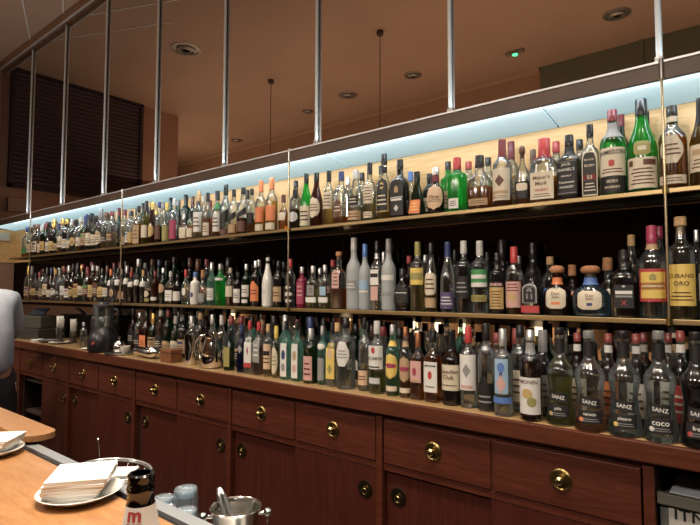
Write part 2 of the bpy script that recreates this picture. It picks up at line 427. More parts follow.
# ------------------------------------------------------------------ the bottles of the upper shelf (front row, then those behind)
U = 'upper'
B(U, 692.5, 100, 24, 'slope', 'olive', 'gold', .6, 'black', [L('cream', .16, .46, .85, ln=(3, 'brown', .1, .5), dec=((-.6, .6, .62, .82, 'tan'),))], desc='olive green bottle with long dark neck and cream label on upper shelf', capstyle='capsule', caplen=.70)
B(U, 668.7, 107, 25, 'tall', 'clear', 'amber', .62, 'black', [L('cream', .30, .62, .66, 'hex', ln=(3, 'brown', .25, .75)), L('cream', .06, .16, .8, ln=(2, 'brown', .2, .8))], neck=('cream', .80, .88), desc='clear whisky bottle with amber liquid and six-sided cream label on upper shelf')
B(U, 640, 100, 27, 'slope', 'green', None, 0, 'black', [L('cream', .04, .36, .86, dec=((-.85, -.55, .74, .92, 'brown'), (.05, .8, .74, .92, 'brown')), ln=(5, 'brown', .1, .68)), L('olive', .38, .53, .42, 'round', dec=((-.5, .5, .35, .65, 'cream'),))], neck=('silver', .83, .90), desc='tallest bright green bottle with wide cream label on upper shelf')
B(U, 614, 110, 24.5, 'tall', 'green', None, 0, 'burgundy', [L('cream', .03, .54, .88, dec=((-1, 1, 0, .37, 'black'), (-.18, .18, .58, .72, 'red', 'round')), txt=(('JAMESON', .88, .13, .9, 'black'), ('IRISH', .25, .07, .4, 'cream'), ('WHISKEY', .12, .07, .5, 'cream')), ln=(2, 'brown', .42, .55))], neck=('grey', .66, .84), desc='green bottle with burgundy cap and cream and black label on upper shelf')
B(U, 592, 124.6, 17, 'square', 'clear', 'amber', .28, 'black', [L('cream', .03, .68, .86, 'arch', dec=((-.86, .86, .03, .95, 'black', 'arch'), (-.86, .86, .32, .44, 'red'), (-.3, .3, .34, .43, 'cream', 'round')), txt=(('BLACK', .74, .08, .6, 'cream'), ('BUSH', .62, .09, .6, 'cream')), ln=(3, 'cream', .08, .28))], desc='clear square bottle with black cap and tall arched black label on upper shelf')
B(U, 572, 135, 22, 'square', 'clear', 'brown', .6, 'black', [L('black', .08, .60, .93, txt=(("JACK", .86, .10, .5, 'white'), ("DANIEL'S", .72, .10, .8, 'white'), ('Old No.7', .54, .08, .5, 'white'), ('Tennessee', .36, .11, .75, 'white'), ('WHISKEY', .22, .09, .7, 'white')), dec=((-.93, .93, .04, .055, 'grey'), (-.93, .93, .945, .96, 'grey')))], neck=('black', .68, .82), desc='square bottle of dark whiskey with black cap and black label on upper shelf')
B(U, 546.5, 138.6, 26, 'square', 'clear', 'amber', .40, 'red', [L('cream', .05, .46, .9, txt=(("Maker's", .80, .17, .7, 'brown'), ('Mark', .58, .18, .5, 'brown'), ('WHISKY', .34, .10, .6, 'red')), ln=(2, 'brown', .06, .22))], drip=True, caplen=.72, desc='square bourbon bottle sealed in dripping red wax in front on upper shelf')
B(U, 522, 146, 15, 'flask', 'clear', 'amber', .35, 'brown', [L('black', .12, .40, .8, dec=((-.7, .7, .45, .9, 'cream', 'round'),))], capstyle='ball', desc='clear flask with brown stopper and a cream hang tag on upper shelf')
B(U, 502, 140, 19, 'tall', 'clear', 'amber', .18, 'burgundy', [L('cream', .10, .56, .86, dec=((-.4, .45, .42, .8, 'brown', 'diamond'), (-.75, .75, .2, .3, 'tan')), ln=(2, 'brown', .05, .16))], capstyle='capsule', caplen=.74, desc='clear bottle with long burgundy capsule and cream picture label on upper shelf')
B(U, 479.5, 156, 27, 'flask', 'clear', 'amber', .42, 'black', [L('tan', .08, .2, .62, ln=(2, 'brown', .2, .8))], desc='wide round flask half full of amber whiskey with small tan label on upper shelf')
B(U, 457, 158, 20, 'straight', 'green', None, 0, 'red', [L('white', .06, .24, .4, ln=(3, 'black', .2, .8))], caplen=.78, desc='bright green bottle with red cap and small white label on upper shelf')
B(U, 435.6, 168, 17.5, 'oval', 'black', None, 0, 'silver', [L('peach', .10, .62, .9, 'oval', txt=(('Hine', .52, .2, .5, 'brown'),), ln=(2, 'brown', .3, .42))], neck=('burgundy', .70, .83), desc='dark oval bottle with silver cap and big pale oval label on upper shelf')
B(U, 417, 172, 18, 'cone', 'darkgreen', None, 0, 'black', [L('orange', .06, .36, .62, ln=(3, 'yellow', .15, .85))], desc='dark green cone-shaped bottle with orange label on upper shelf')
B(U, 400, 160, 17, 'square', 'black', None, 0, 'black', [L('black', .05, .62, .9, dec=((-.28, .28, .66, .86, 'tan', 'pent'), (-.9, .9, .50, .53, 'silver'), (-.35, .35, .1, .3, 'silver', 'diamond'), (-.8, .8, .42, .48, 'white')))], desc='black square bottle with small gold emblem and white script on upper shelf')
B(U, 384, 154, 15.5, 'oval', 'clear', 'gold', .45, 'black', [L('gold', .12, .66, .76, 'arch', dec=((-.85, .85, .03, .96, 'black', 'arch'), (-.3, .3, .62, .82, 'gold', 'oval')), ln=(3, 'cream', .15, .5))], neck=('black', .72, .80), desc='rounded bottle of gold spirit with arched black label on upper shelf')
B(U, 369.7, 163, 12.5, 'slim', 'clear', 'palegold', .40, 'black', [L('cream', .30, .62, .8, ln=(5, 'brown', .1, .9)), L('cream', .06, .16, .7, ln=(2, 'brown', .2, .8))], desc='slim clear bottle with black cap and cream label over pale gold liquid on upper shelf')
B(U, 355.8, 170.6, 16, 'slope', 'clear', 'palegold', .3, 'white', [L('black', .32, .50, .55, ln=(2, 'cream', .2, .8)), L('tan', .05, .22, .85, ln=(2, 'brown', .2, .8))], desc='clear bottle with white cap and two labels, black above tan, on upper shelf')
B(U, 341.4, 172, 14.5, 'square', 'clear', 'amber', .15, 'navy', [L('brown', .12, .46, .7, 'oval', ln=(2, 'cream', .3, .7))], desc='clear bottle with dark blue cap and brown oval label on upper shelf')
B(U, 329, 171, 11.5, 'slim', 'clear', 'gold', .50, 'black', [L('cream', .30, .60, .7, ln=(4, 'brown', .1, .9))], neck=('silver', .84, .90), desc='slim pale gold bottle with cream label on upper shelf, second past the brass post')
B(U, 316.6, 173, 13, 'slope', 'brown', None, 0, 'black', [L('cream', .16, .54, .92, 'oval', ln=(3, 'brown', .3, .7))], desc='brown sloping bottle with black cap and cream oval label on upper shelf')
B(U, 306.4, 174, 12, 'slope', 'green', None, 0, 'black', [L('cream', .04, .40, .86, ln=(3, 'black', .2, .8))], desc='green bottle with black cap and cream label nearest the brass post on upper shelf')
B(U, 295.2, 190, 12, 'squat', 'clear', 'brown', .5, 'black', [L('silver', .18, .44, .75, 'oval')], desc='short round brown bottle with black cap beside the brass post on upper shelf')
B(U, 283.6, 195, 11, 'squat', 'clear', 'amber', .55, 'brown', [L('cream', .28, .5, .7, 'round')], desc='short amber bottle with brown cap and small cream label on upper shelf')
B(U, 272, 178, 12, 'wine', 'clear', 'gold', .56, 'orange', [L('orange', .20, .48, .9), L('cream', .04, .16, .85)], caplen=.78, desc='amber bottle with orange cap and label on upper shelf, nearer the post')
B(U, 261.2, 181, 11, 'slim', 'clear', 'gold', .5, 'orange', [L('orange', .20, .48, .9), L('cream', .04, .16, .85)], caplen=.78, desc='amber bottle with orange cap and label on upper shelf, further from the post')
B(U, 252, 189, 10, 'tall', 'clear', 'amber', .3, 'black', [L('black', .22, .46, .8)], desc='small clear bottle with black cap and black label behind the orange capped pair')
B(U, 243.5, 188, 13, 'tall', 'clear', 'brown', .35, 'black', [dict(L('black', .34, .46, .9), slant=.7), L('brown', .06, .28, .85)], desc='clear bottle with black slanted band and brown label, broadest of three banded bottles')
B(U, 234, 190, 10, 'straight', 'clear', 'amber', .25, 'black', [dict(L('black', .30, .44, .9), slant=.7), L('tan', .06, .24, .85)], desc='clear bottle with black slanted band and tan label on upper shelf')
B(U, 226, 184.5, 11, 'slim', 'bluish', None, 0, 'black', [dict(L('black', .20, .44, .9), slant=.7), L('brown', .04, .14, .85)], desc='tall pale blue bottle with black slanted band on upper shelf')
B(U, 218, 191, 9, 'slim', 'clear', 'amber', .3, 'black', [L('white', .12, .52, .85, ln=(3, 'black', .2, .8))], neck=('green', .6, .74), desc='clear bottle with green neck band and white label on upper shelf')
B(U, 208, 193, 9, 'slim', 'clear', 'amber', .45, 'black', [L('cream', .06, .34, .85, ln=(3, 'brown', .2, .8))], desc='slim amber bottle with black cap and cream label low down on upper shelf')
B(U, 199, 191, 10, 'slim', 'clear', 'palegold', .5, 'tan', [L('white', .15, .55, .9, ln=(3, 'brown', .2, .8))], capstyle='capsule', caplen=.78, desc='slim bottle with tan capsule and large white label on upper shelf')
B(U, 191, 211, 8.5, 'squat', 'clear', 'amber', .5, 'black', [L('cream', .1, .4, .7)], desc='short amber bottle with black cap on upper shelf beside the white labelled slim bottle')
B(U, 184, 214, 10, 'flask', 'clear', 'amber', .4, 'silver', [L('cream', .1, .5, .7)], desc='short clear flask with silver cap on upper shelf beside the crimson label')
B(U, 174.5, 199, 9, 'straight', 'clear', None, 0, 'white', [L('crimson', .06, .50, .92)], desc='clear bottle with white cap and crimson label on upper shelf')
B(U, 167, 203, 8.5, 'slope', 'clear', 'greenish', .4, 'yellow', [L('olive', .05, .42, .9)], desc='clear bottle with yellow cap and olive label on upper shelf')
B(U, 159.5, 202, 8, 'tall', 'clear', 'brown', .4, 'navy', [L('brown', .1, .44, .85)], desc='clear bottle with dark blue cap and brown label on upper shelf between two yellow caps')
B(U, 153, 202, 8, 'slope', 'brown', None, 0, 'yellow', [L('gold', .16, .46, .85, 'oval')], desc='brown bottle with yellow cap and gold oval label on upper shelf')
B(U, 146.5, 201, 9, 'wine', 'olive', None, 0, 'black', [L('cream', .16, .44, .85)], desc='olive wine-shaped bottle with black capsule on upper shelf', capstyle='capsule')
B(U, 139, 206, 9, 'square', 'clear', 'amber', .55, 'black', [L('tan', .05, .50, .95, ln=(3, 'brown', .2, .8))], desc='square amber bottle with black cap and large tan label on upper shelf')
B(U, 132, 211, 8, 'straight', 'clear', 'amber', .4, 'black', [L('gold', .1, .4, .85)], desc='amber bottle with black cap and gold label on upper shelf, second past the second post')
for px, yt, w, sh, g, lq, cp, lc in [(673, 114, 14, 'tall', 'clear', 'amber', 'silver', 'cream'), (646, 112, 13, 'slim', 'clear', 'gold', 'black', 'cream'), (621, 115, 15, 'tall', 'darkgreen', None, 'burgundy', 'cream'), (579.5, 140, 17, 'straight', 'clear', 'brown', 'black', 'black'),
        (556, 142, 18, 'square', 'clear', 'amber', 'red', 'cream'), (533, 150, 17, 'flask', 'clear', 'amber', 'brown', 'white'), (511, 142, 15, 'wine', 'clear', 'gold', 'burgundy', 'tan'), (488, 158, 16, 'tall', 'clear', 'amber', 'black', 'tan'), (468.5, 162, 16, 'tall', 'clear', 'brown', 'red', 'cream'),
        (448, 162, 15, 'straight', 'green', None, 'black', 'tan'), (429.5, 174, 14, 'tall', 'black', None, 'black', 'cream'), (410.6, 172, 13, 'slim', 'clear', 'palegold', 'blue', 'white'), (394, 180, 14, 'tall', 'brown', None, 'black', 'tan'), (381, 166, 12, 'tall', 'clear', 'gold', 'black', 'cream'),
        (362, 173, 13, 'tall', 'clear', 'gold', 'black', 'white'), (348, 178, 12, 'straight', 'clear', 'amber', 'silver', 'tan'), (296, 181, 12, 'tall', 'smoke', None, 'black', 'black'), (247.5, 190, 10, 'slim', 'clear', 'amber', 'black', 'white'), (212, 192, 9, 'tall', 'clear', 'gold', 'navy', 'pink'), (203, 196, 9, 'straight', 'clear', 'amber', 'white', 'cream')]:
    B(U, px, yt, w, sh, g, lq, .5, cp, [L(lc, .15, .45, .8, ln=(3, 'brown' if lc != 'black' else 'cream', .2, .8))], row=1)
x = -5.62
while x < -3.87:
    BR(U, x, 0); x += .088
x = -5.60
while x < -2.75:
    if R.random() < .92: BR(U, x, 1, hr=(.29, .345))
    x += .092
# ------------------------------------------------------------------ the middle shelf
M = 'middle'
B(M, 699, 228, 15, 'straight', 'smoke', None, 0, 'black', [L('grey', .2, .5, .7)], desc='smoky grey bottle at the very end of the middle shelf')
B(M, 680, 217, 24.5, 'straight', 'clear', 'palegold', .2, 'tan', [L('yellow', .13, .53, .88, txt=(('CUBANO', .72, .15, .8, 'brown'), ('ORO', .54, .14, .45, 'brown')), ln=(3, 'brown', .1, .36))], capstyle='cork', caplen=.82, desc='clear rum bottle with tall cork and yellow label on middle shelf')
B(M, 652, 226, 24.5, 'tall', 'clear', 'water', .3, 'crimson', [L('red', .18, .53, .9, dec=((-.8, .8, .10, .90, 'yellow'), (-.8, .8, .36, .58, 'orange'), (-.2, .2, .64, .86, 'olive', 'pent')), ln=(1, 'cream', .40, .54))], caplen=.80, neck=('tan', .74, .80), desc='clear rum bottle with crimson cap and red and yellow label on middle shelf')
B(M, 626, 250, 25, 'square', 'smoke', 'dark', .5, 'black', [L('black', .14, .48, .7, dec=((-.85, .85, .60, .74, 'white'), (-.85, .85, .46, .54, 'grey'), (-.2, .2, .88, .98, 'silver', 'diamond')), txt=(('X', .22, .22, .3, 'red'),))], desc='smoky square bottle with black label bearing a red cross on middle shelf')
B(M, 593, 265.6, 36, 'squat', 'bluish', 'water', .4, 'wood', [L('cream', .14, .50, .48, 'round', txt=(('Don', .74, .16, .4, 'brown'), ('Julio', .56, .18, .5, 'brown')), dec=((-.22, .22, .2, .36, 'navy', 'round'),))], neck=('blue', .62, .76), capstyle='ball', desc='round pale blue tequila bottle with wooden stopper and cream label on middle shelf')
B(M, 560, 265.6, 27, 'squat', 'brown', 'brown', .5, 'wood', [L('cream', .14, .54, .56, 'round', txt=(('Don', .74, .16, .4, 'brown'), ('Julio', .56, .18, .5, 'brown')), dec=((-.4, .4, .2, .34, 'orange'),))], neck=('orange', .62, .76), capstyle='ball', desc='round dark brown tequila bottle with wooden stopper and orange neck on middle shelf')
B(M, 532, 270, 20, 'square', 'smoke', None, 0, 'black', [L('grey', .26, .70, .74, 'arch', dec=((-.8, .8, .03, .94, 'black', 'arch'), (-.4, .4, .2, .75, 'grey', 'arch'), (-.2, .2, .2, .6, 'black', 'arch'))), L('red', .05, .20, .92)], desc='short square tequila bottle with horseshoe label and red strip on middle shelf', caplen=.86)
B(M, 514, 247, 16, 'tall', 'clear', 'amber', .5, 'red', [L('pink', .10, .48, .85, dec=((-.5, .5, .2, .6, 'gold', 'diamond'),), ln=(3, 'burgundy', .6, .95))], caplen=.76, desc='clear bottle with tall red cap and rose label on middle shelf')
B(M, 497, 253, 15.5, 'straight', 'black', None, 0, 'black', [L('gold', .08, .52, .78, dec=((-1, 1, .80, 1, 'black'), (-.8, .8, .85, .95, 'pink')), ln=(6, 'brown', .05, .7))], desc='black bottle with tall gold panel on middle shelf')
B(M, 479.5, 241, 17, 'straight', 'clear', None, 0, 'white', [L('green', .42, .60, .92, dec=((-.8, .8, .3, .6, 'white'),)), L('white', .36, .42, .92), L('olive', .16, .25, .86, ln=(2, 'brown', .2, .8))], caplen=.80, capstyle='capsule', desc='clear bottle with tall white cap and bright green label on middle shelf')
B(M, 463.5, 241, 16, 'straight', 'smoke', None, 0, 'white', [L('black', .20, .50, .8, ln=(3, 'grey', .2, .8))], caplen=.82, desc='smoky bottle with tall white cap and black label on middle shelf')
B(M, 447.5, 242, 15, 'slope', 'clear', None, 0, 'navy', [L('purple', .05, .28, .86, ln=(3, 'white', .2, .8))], capstyle='capsule', caplen=.78, desc='clear sloping bottle with navy capsule and low purple label on middle shelf')
B(M, 431, 243, 12.5, 'slope', 'clear', 'gold', .4, 'black', [L('cream', .24, .56, .85, 'round', ln=(3, 'brown', .2, .8)), L('tan', .06, .2, .8)], desc='clear sloping bottle with black cap, cream badge and tan strip on middle shelf')
B(M, 417.6, 242, 15, 'straight', 'clear', 'palegold', .5, 'olive', [L('yellow', .38, .62, .9, dec=((-.9, .9, .3, .7, 'olive'),))], capstyle='capsule', caplen=.80, desc='clear bottle with olive cap and yellow green label on middle shelf')
B(M, 402, 268.6, 17.5, 'flask', 'black', None, 0, 'black', [L('black', .2, .6, .8, ln=(1, 'white', .5, .62))], desc='small black round bottle with white lettering on middle shelf')
B(M, 389, 239, 14.5, 'slim', 'frosted', None, 0, 'grey', [L('white', .42, .49, .95), L('grey', .2, .26, .7)], caplen=.80, desc='frosted grey vodka bottle with white band and tall grey cap on middle shelf')
B(M, 377, 241, 12, 'square', 'clear', None, 0, 'black', [L('white', .36, .58, .8, dec=((-.9, .9, .5, .75, 'black'),)), L('pink', .14, .34, .7)], neck=('silver', .74, .82), desc='clear bottle with black cap and stacked white and pink labels on middle shelf')
B(M, 365, 244, 12, 'slim', 'frosted', None, 0, 'blue', [L('skyblue', .3, .44, .8), L('white', .26, .29, .8)], caplen=.80, desc='frosted pale blue vodka bottle with blue cap on middle shelf')
B(M, 354, 238, 15, 'slim', 'frosted', None, 0, 'white', [L('grey', .26, .40, .7, ln=(2, 'white', .2, .8))], caplen=.82, desc='tall frosted white vodka bottle with white cap on middle shelf')
B(M, 339, 252, 14, 'square', 'clear', 'amber', .35, 'wood', [L('pink', .36, .68, .6, ln=(4, 'brown', .1, .9))], capstyle='cork', caplen=.86, desc='square bottle with broad wooden cap and tall pink label on middle shelf')
B(M, 325, 265, 11, 'square', 'clear', 'greenish', .35, 'silver', [L('white', .14, .26, .93), L('skyblue', .3, .5, .6)], desc='clear square bottle with silver cap and white band on middle shelf, further from the post')
B(M, 313.2, 266, 12.5, 'square', 'clear', 'greenish', .5, 'silver', [L('white', .14, .26, .93), L('grey', .3, .54, .6, ln=(3, 'brown', .2, .8))], desc='clear square bottle with silver cap, white band and grey label on middle shelf')
B(M, 302, 267, 11, 'straight', 'crimsonglass', None, 0, 'silver', [L('crimson', .1, .62, .6, ln=(3, 'pink', .3, .9))], desc='crimson bottle with silver cap on middle shelf next to the brass post')
B(M, 290.6, 259, 10, 'straight', 'clear', None, 0, 'red', [L('black', .05, .50, .92, dec=((-.8, .8, .1, .3, 'white', 'diamond'), (-.8, .8, .4, .6, 'white', 'oval'), (-.6, .6, .7, .9, 'white', 'diamond')))], caplen=.82, desc='clear bottle with red cap and black and white patterned label on middle shelf')
B(M, 278.5, 261, 10.5, 'tall', 'black', None, 0, 'black', [L('tan', .12, .44, .92, ln=(2, 'brown', .3, .7))], desc='black bottle with tan label on middle shelf')
B(M, 268, 254.5, 11, 'slope', 'white', None, 0, 'black', [L('white', .15, .45, .6, dec=((-.5, .5, .3, .6, 'silver', 'oval'),))], capstyle='pourer', desc='white opaque bottle with metal pourer on middle shelf')
B(M, 256, 261, 10.5, 'straight', 'black', None, 0, 'silver', [L('orange', .12, .56, .82, 'pent', ln=(2, 'brown', .3, .6))], desc='black bottle with pointed orange label on middle shelf')
B(M, 246.6, 264, 9, 'straight', 'darkgreen', None, 0, 'silver', [L('white', .22, .5, .9, ln=(2, 'black', .3, .7)), L('white', .08, .16, .7)], desc='dark green bottle with silver cap and white label on middle shelf')
B(M, 238, 272, 8.5, 'straight', 'black', None, 0, 'black', [L('white', .1, .5, .8, ln=(3, 'black', .3, .7))], desc='small black bottle with white label on middle shelf beside the dark green one')
B(M, 230.5, 268, 9, 'tall', 'clear', 'amber', .4, 'cream', [L('cream', .24, .52, .9)], desc='clear bottle with cream cap and cream label on middle shelf')
B(M, 220.5, 264, 10, 'straight', 'green', None, 0, 'silver', [L('white', .60, .66, .95)], desc='green bottle with silver cap on middle shelf')
B(M, 212, 262.6, 9, 'slim', 'teal', None, 0, 'silver', [L('white', .12, .40, .9, ln=(3, 'grey', .2, .8))], desc='pale green slim bottle with low white label on middle shelf')
B(M, 203, 270, 8.5, 'squat', 'clear', 'water', .3, 'wood', [L('grey', .08, .34, .8)], desc='clear bottle with wooden cap and grey label on middle shelf')
B(M, 195.5, 272, 9.5, 'straight', 'white', None, 0, 'blue', [L('white', .1, .5, .6, dec=((-.5, .5, .3, .7, 'purple', 'oval'),))], desc='white bottle with blue cap on middle shelf')
B(M, 186, 269.5, 9.5, 'flask', 'clear', 'water', .4, 'red', [L('white', .25, .48, .35, 'oval')], desc='clear flask with red cap and oval white label on middle shelf')
B(M, 178, 274, 9, 'tall', 'black', None, 0, 'black', [L('white', .12, .42, .95)], desc='black bottle with plain wide white label on middle shelf')
B(M, 171, 271.5, 9, 'square', 'clear', 'dark', .5, 'white', [L('white', .1, .42, .95, ln=(2, 'grey', .3, .7))], desc='square dark bottle with broad white cap and white label on middle shelf')
B(M, 163.5, 268, 8, 'tall', 'darkgreen', None, 0, 'silver', [L('tan', .3, .56, .8, 'oval')], desc='dark green bottle with silver cap and tan oval label on middle shelf')
B(M, 155.5, 271, 8, 'straight', 'brown', None, 0, 'burgundy', [L('white', .1, .2, .8)], desc='brown bottle with burgundy cap and small white label on middle shelf')
B(M, 149, 272, 7.5, 'tall', 'clear', 'dark', .4, 'black', [L('cream', .2, .4, .7, 'oval'), L('olive', .06, .16, .8)], desc='clear bottle of dark liquid with cream badge on middle shelf')
for i, (px, yt) in enumerate([(143.5, 270), (137.5, 268), (131.5, 271), (126, 266), (117, 268), (112, 269)]):
    B(M, px, yt, 6.5, 'slim', 'smoke', 'dark', .45, ['tan', 'black', 'red', 'silver', 'black', 'orange'][i], [L('white', .50, .66, .95)], desc='slim dark bottle with white shoulder label and %s cap on middle shelf' % ['tan', 'black', 'red', 'silver', 'plain black', 'orange'][i])
for px, yt, w, sh, g, lq, cp, lc in [(696, 230, 12, 'tall', 'clear', None, 'silver', 'grey'), (658.7, 226.5, 18, 'tall', 'clear', 'water', 'crimson', 'red'), (631, 235, 17, 'tall', 'clear', None, 'tan', 'navy'), (603, 258, 22, 'squat', 'bluish', None, 'wood', 'cream'), (572, 265, 18, 'squat', 'brown', None, 'wood', 'orange'), (546, 257, 17, 'tall', 'clear', None, 'tan', 'blue'),
        (531.5, 243, 16, 'slim', 'smoke', None, 'black', 'black'), (523, 256, 12, 'tall', 'clear', None, 'silver', 'grey'), (501, 240, 16, 'wine', 'black', None, 'black', 'grey'), (488, 252, 13, 'slim', 'smoke', None, 'black', 'black'), (455, 250, 12, 'slim', 'smoke', None, 'black', 'purple'), (425.5, 255, 11, 'tall', 'clear', None, 'silver', 'tan'), (409, 256, 12, 'tall', 'brown', None, 'red', 'tan'), (384, 252, 11, 'slim', 'smoke', None, 'silver', 'white'),
        (333, 260, 12, 'tall', 'clear', 'amber', 'red', 'pink'), (320, 268, 10, 'square', 'clear', None, 'silver', 'white'), (284, 262, 10, 'tall', 'black', None, 'black', 'brown'), (259, 260, 9, 'tall', 'clear', None, 'silver', 'white'), (225, 265, 9, 'slim', 'green', None, 'white', 'white')]:
    B(M, px, yt, w, sh, g, lq, .5, cp, [L(lc, .15, .45, .8, ln=(3, 'brown' if lc not in ('black', 'navy', 'purple') else 'cream', .2, .8))], row=1)
DARK = ['clear', 'clear', 'smoke', 'brown', 'darkgreen', 'black', 'black', 'clear']
x = -5.55
while x < -3.75:
    BR(M, x, 0, pal=DARK); x += .088
x = -5.5
while x < -2.6:
    if R.random() < .9: BR(M, x, 1, hr=(.29, .33), pal=DARK)
    x += .094
# ------------------------------------------------------------------ on the counter
K = 'counter'
YS = 1.752
for px, yt, fl, lq, fv, ds in [(560, 328, 'piña', 'greenish', .50, 'olive liquid'), (590, 331, 'naranja', 'orange', .10, 'a little orange liquid'), (623, 331, 'platano', 'water', .5, 'clear liquid and plain black cap'), (657, 331, 'coco', 'water', .42, 'pale cap and clear liquid'), (693, 332, 'fresa', 'dark', .55, 'dark red liquid')]:
    B(K, px, yt, 31 if px != 560 else 27, 'sanz', 'clear' , lq, fv, 'grey' if fl in ('naranja', 'coco') else 'black',
      [dict(L('black', .245, .34, .56, txt=(('SANZ', .5, .40, .72, 'white'),)), slant=-.12), L('black', .085, .215, .60, txt=((fl, .68, .28, .62, 'white'),), dec=((-.85, -.45, .10, .45, dict(naranja='orange', platano='yellow', coco='white', fresa='red', piña='gold')[fl], 'oval'),), ln=(2, 'grey', .12, .42))],
      neck=('black', .74, .885), Y=YS + (.012 if fl == 'piña' else 0), desc=dict(piña='waisted syrup bottle of olive liquid with two black labels beside the dark syrup bottle', naranja='waisted syrup bottle with orange fruit on its black label and a little liquid left', platano='waisted syrup bottle with yellow fruit on its black label and black cap', coco='waisted syrup bottle of clear liquid with white fruit on its black label', fresa='waisted syrup bottle of dark liquid with red fruit on its black label')[fl], nm='syrup_bottle')
B(K, 530, 330, 21, 'straight', 'clear', 'brown', .66, 'silver', [L('white', .08, .48, .9, txt=(('MONIN', .88, .12, .7, 'brown'),), dec=((-.5, .3, .42, .7, 'gold', 'oval'), (-.1, .6, .2, .48, 'olive', 'oval')))], neck=('grey', .74, .86), Y=YS, desc='syrup bottle of dark brown liquid with silver cap and white fruit label on the counter', nm='syrup_bottle', caplen=.88)
B(K, 502.6, 329, 19, 'straight', 'clear', None, 0, 'silver', [L('skyblue', .26, .66, .55, dec=((-.7, .7, .0, .55, 'pink', 'diamond'), (-.5, .5, .6, .9, 'blue', 'oval'))), L('blue', .15, .22, .85), dict(L('navy', .28, .60, .12))], caplen=.80, Y=YS + .005, desc='clear bottle with silver capsule and blue and pink printed figure on the counter')
B(K, 486, 323.6, 17, 'straight', 'clear', 'water', .3, 'black', [L('black', .02, .32, .85, dec=((-.3, .3, .7, 1.25, 'black'),), ln=(2, 'grey', .2, .6))], Y=1.79, caplen=.80, desc='clear bottle with wide black cap and low black label on the counter')
B(K, 468, 327, 17, 'straight', 'clear', None, 0, 'red', [L('white', .22, .66, .9, dec=((-.4, .4, .35, .75, 'grey', 'diamond'), (-.6, .6, .05, .14, 'pink')))], Y=1.80, caplen=.80, desc='clear bottle with red cap and white picture label on the counter')
B(K, 451.5, 330, 19, 'wine', 'brown', 'dark', .6, 'black', [L('cream', .20, .54, .95, txt=(('Canadian', .74, .16, .8, 'brown'), ('Club', .52, .18, .45, 'brown')), ln=(1, 'brown', .15, .25))], Y=1.80, capstyle='capsule', desc='dark brown bottle with black capsule and wide cream label on the counter')
B(K, 433, 330, 16, 'square', 'clear', 'amber', .62, 'black', [L('white', .14, .56, .93, txt=(('JIM BEAM', .86, .13, .8, 'black'), ('WHISKEY', .18, .1, .7, 'black')), dec=((-.3, .3, .42, .7, 'red', 'oval'),))], Y=1.80, desc='square bourbon bottle with white label and round red seal on the counter')
B(K, 418, 333, 13.5, 'square', 'clear', 'amber', .6, 'copper', [L('pink', .26, .58, .9, dec=((-.5, .2, .3, .7, 'crimson', 'oval'), (-.8, .8, .02, .12, 'tan')))], Y=1.80, caplen=.78, desc='amber bottle with copper cap and pink label with red rose on the counter')
B(K, 405.5, 327, 12, 'tall', 'clear', 'amber', .5, 'copper', [L('tan', .22, .58, .92, 'oval', dec=((-.75, .75, .42, .62, 'crimson', 'oval'),)), L('cream', .07, .14, .8)], Y=1.80, neck=('tan', .72, .8), desc='rum bottle with copper cap and tan oval label on the counter')
B(K, 392.5, 325, 13, 'tall', 'teal', 'greenish', .25, 'silver', [L('yellow', .24, .60, .94, 'oval', dec=((-.75, .75, .42, .62, 'crimson', 'oval'),)), L('cream', .07, .14, .8)], Y=1.80, neck=('yellow', .70, .78), desc='rum bottle with silver cap and yellow oval label on the counter')
B(K, 377, 321, 16.5, 'straight', 'clear', 'greenish', .28, 'white', [L('white', .34, .66, .92, txt=(('BACARDI', .46, .15, .85, 'black'),), dec=((-.2, .2, .66, .95, 'red', 'oval'), (-.6, .6, .06, .12, 'black'))), L('silver', .14, .22, .6)], Y=1.80, caplen=.82, desc='clear rum bottle with white cap and white label with red disc on the counter')
B(K, 364.3, 318, 12, 'straight', 'clear', 'water', .2, 'black', [L('peach', .08, .28, .85, ln=(2, 'brown', .3, .7))], Y=1.81, desc='clear bottle with black cap and small peach label on the counter')
B(K, 346, 317.6, 19, 'straight', 'clear', 'water', .5, 'black', [L('white', .32, .66, .62, 'hex', ln=(3, 'grey', .3, .7))], Y=1.80, desc='broad clear gin bottle with black cap and six-sided white label on the counter')
B(K, 332.5, 323, 11, 'square', 'clear', None, 0, 'black', [L('yellow', .12, .68, .92, dec=((-.6, .6, .55, .85, 'peach', 'oval'), (-.6, .6, .12, .42, 'olive', 'diamond')))], Y=1.80, desc='clear square bottle with tall yellow patterned label on the counter')
B(K, 322.5, 326, 9.5, 'straight', 'teal', None, 0, 'silver', [L('white', .60, .70, .8, 'oval'), L('grey', .08, .46, .6)], Y=1.80, caplen=.84, desc='pale green bottle with silver cap and small round label on the counter')
B(K, 311, 328.6, 15, 'straight', 'darkgreen', None, 0, 'silver', [L('pink', .06, .50, .55, ln=(3, 'burgundy', .15, .8))], Y=1.80, caplen=.80, desc='squat dark green gin bottle with silver cap and pale pink label on the counter')
B(K, 297.5, 321, 10.5, 'square', 'teal', None, 0, 'black', [L('white', .05, .62, .72, dec=((-.6, .6, .5, .8, 'tan', 'oval'), (-.6, .6, .15, .4, 'pink', 'oval')))], Y=1.80, caplen=.84, desc='teal square bottle with tall white label with pink crest on the counter')
B(K, 286.5, 321, 10.5, 'square', 'teal', None, 0, 'black', [L('white', .05, .62, .72, dec=((-.6, .6, .5, .8, 'navy', 'oval'), (-.6, .6, .15, .4, 'grey', 'oval')))], Y=1.80, caplen=.84, desc='teal square bottle with tall white label with dark blue crest on the counter')
B(K, 276.5, 326, 8.5, 'straight', 'clear', 'palegold', .5, 'yellow', [L('cream', .06, .60, .8, 'oval', ln=(3, 'olive', .3, .7))], Y=1.80, caplen=.76, desc='clear bottle with tall yellow cap and pale oval label on the counter')
